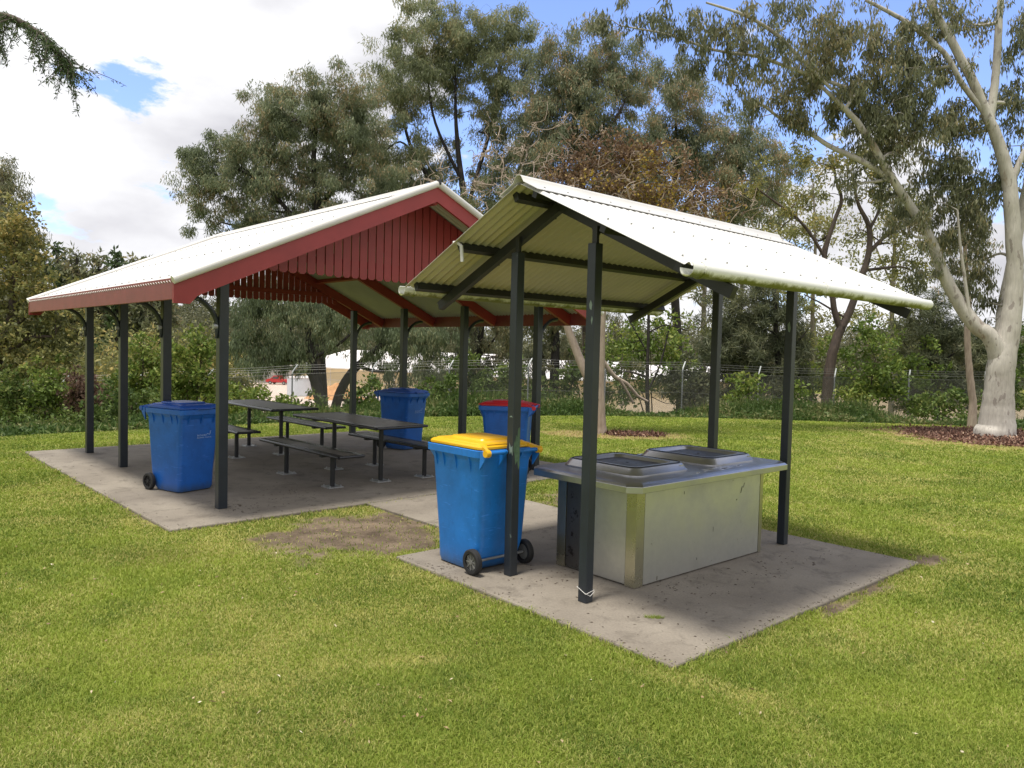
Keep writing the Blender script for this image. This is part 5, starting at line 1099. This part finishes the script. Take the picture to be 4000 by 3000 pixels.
m = MB(); m.tube([(0, 0, 2.75), (0, 0, 2.85), (0, 0, 3.05)], [2.8, 2.8, .4], 32); m.build('roof', m_sroof, rt, smooth=True)
# dirt mound
def mound(px, Y, rx, h, label, mat):
    p = ab(px, Y); g = np.random.default_rng(3); n = 28; k = 12; vs = []; fs = []
    for i in range(k+1):
        for j in range(n):
            r = rx*i/k; a = 2*math.pi*j/n; x, y = r*math.cos(a), r*.8*math.sin(a); z = h*max(0, 1-(i/k)**1.3)*(.8+.4*float(fbm(x+50, y+50, .9, 4))); vs.append((x, y, z-.05))
    for i in range(k):
        for j in range(n): fs.append((i*n+j, i*n+(j+1) % n, (i+1)*n+(j+1) % n, (i+1)*n+j))
    m = MB(); m.add(vs, fs); o = m.build('dirt_mound', mat, None, loc=(p[0], p[1], YZ)); tag(o, label, 'dirt pile'); return o
m_orange = mk('orange soil', (.55, .30, .14), .95, 0, .2, 1.5)
mound(1310, 112, 4.6, 2.2, 'orange heap of soil between the two dark trunks', m_orange)
# cars
def car(px, Y, rz, paint, label, ute=False):
    p = ab(px, Y); rt = empty('parked_car', (p[0], p[1], YZ+.02), rz, label=label, cat='car', group='cars parked in the yard')
    hw = .88
    side = [(-2.2, .35), (-2.25, .75), (-2.1, .98), (-1.5, 1.02), (-.9, 1.42), (.5, 1.46), (1.15, 1.02), (2.0, .86), (2.25, .65), (2.2, .35)] if not ute else [(-2.4, .45), (-2.42, 1.05), (-.6, 1.08), (-.45, 1.7), (.75, 1.72), (1.35, 1.15), (2.2, 1.02), (2.4, .8), (2.35, .45)]
    def ring(y, ins): return [(x*(1-ins*.02), y, z-(ins*.05 if z > 1 else 0)) for x, z in side]
    m = MB(); m.loft([ring(-hw, 1), ring(-hw+.08, 0), ring(hw-.08, 0), ring(hw, 1)]); m.build('body', paint, rt, bevel=.04)
    for s in (-1, 1):
        y = s*(hw+.006)
        if ute: gl = [(-.35, 1.15), (-.3, 1.6), (.65, 1.6), (1.1, 1.18)]
        else: gl = [(-1.3, 1.03), (-.85, 1.36), (.45, 1.39), (1.0, 1.03)]
        m = MB(); m.add([(x, y, z-.04) for x, z in gl]+[(x, y+s*.01, z-.04) for x, z in gl], [(0, 1, 2, 3), (7, 6, 5, 4), (0, 4, 5, 1), (1, 5, 6, 2), (2, 6, 7, 3), (3, 7, 4, 0)]); m.build('side_window', m_glass, rt)
        for x in (-1.4, 1.42):
            m = MB(); m.tube([(x, s*(hw-.12), .34), (x, s*(hw+.02), .34)], .34, 20); wh = m.build('wheel', m_black, rt); m = MB(); m.tube([(x, s*(hw+.0), .34), (x, s*(hw+.035), .34)], .2, 12); m.build('rim', m_galv, wh)
    m = MB()
    if ute: m.add([(.82, -.7, 1.62), (.82, .7, 1.62), (1.36, .76, 1.2), (1.36, -.76, 1.2)], [(0, 1, 2, 3)])
    else: m.add([(.60, -.7, 1.44), (.60, .7, 1.44), (1.13, .76, 1.07), (1.13, -.76, 1.07)], [(0, 1, 2, 3)])
    m.build('windscreen', m_glass, rt)
M = Mat('dark car glass'); M.set((.03, .035, .04), .08, 0, .8); m_glass = M.m
car(1090, 148, R(170), mk('red car paint', (.50, .015, .02), .3), 'red utility vehicle parked by the grey concrete wall', True)
car(1862, 119, R(-150), mk('silver car paint', (.42, .46, .52), .3, .5), 'silver sedan parked before the dark doorway of the shed')

# ------------------------------------------------------------------ far woods
def woods(n, th0, th1, d0, d1, name, label, seed, hmin=5, hmax=12, mat=None, k=600, ls=.95):
    g = np.random.default_rng(seed); th = g.uniform(th0, th1, n); d = g.uniform(d0, d1, n); x, y = d*np.sin(th), d*np.cos(th); z = terrain(x, y); Cs = []
    for i in range(n):
        h = g.uniform(hmin, hmax); r = h*g.uniform(.28, .45); e = g.normal(size=(k, 3)); e /= np.linalg.norm(e, axis=1)[:, None]; e *= (g.random(k)**.4)[:, None]*np.array([r, r, h*.5]); e[:, 0] += g.normal()*r*.3
        Cs.append(np.array([x[i], y[i], z[i]+h*.55])+e)
    C = np.concatenate(Cs); V_, F_ = leaves(C, g, ls, ls*.45, .1, 0); tag(npmesh(name, V_, F_, mat or L_far), label, 'woods', kind='stuff')
woods(300, -.62, -.14, 185, 330, 'far_woods', 'grey green wooded hillside far behind the left fence', 91, 7, 14)
woods(330, -.16, .75, 168, 300, 'far_woods', 'line of distant trees behind the sheds and the right hand trees', 92, 8, 18)
woods(40, -.70, -.36, 42, 75, 'far_thicket', 'thicket of olive green trees beyond the left fence', 93, 5, 9, L_olive, 2600, .30)
lawn_leaves()
print('LEAVES', NLEAF, 'grass', len(P1)//5)
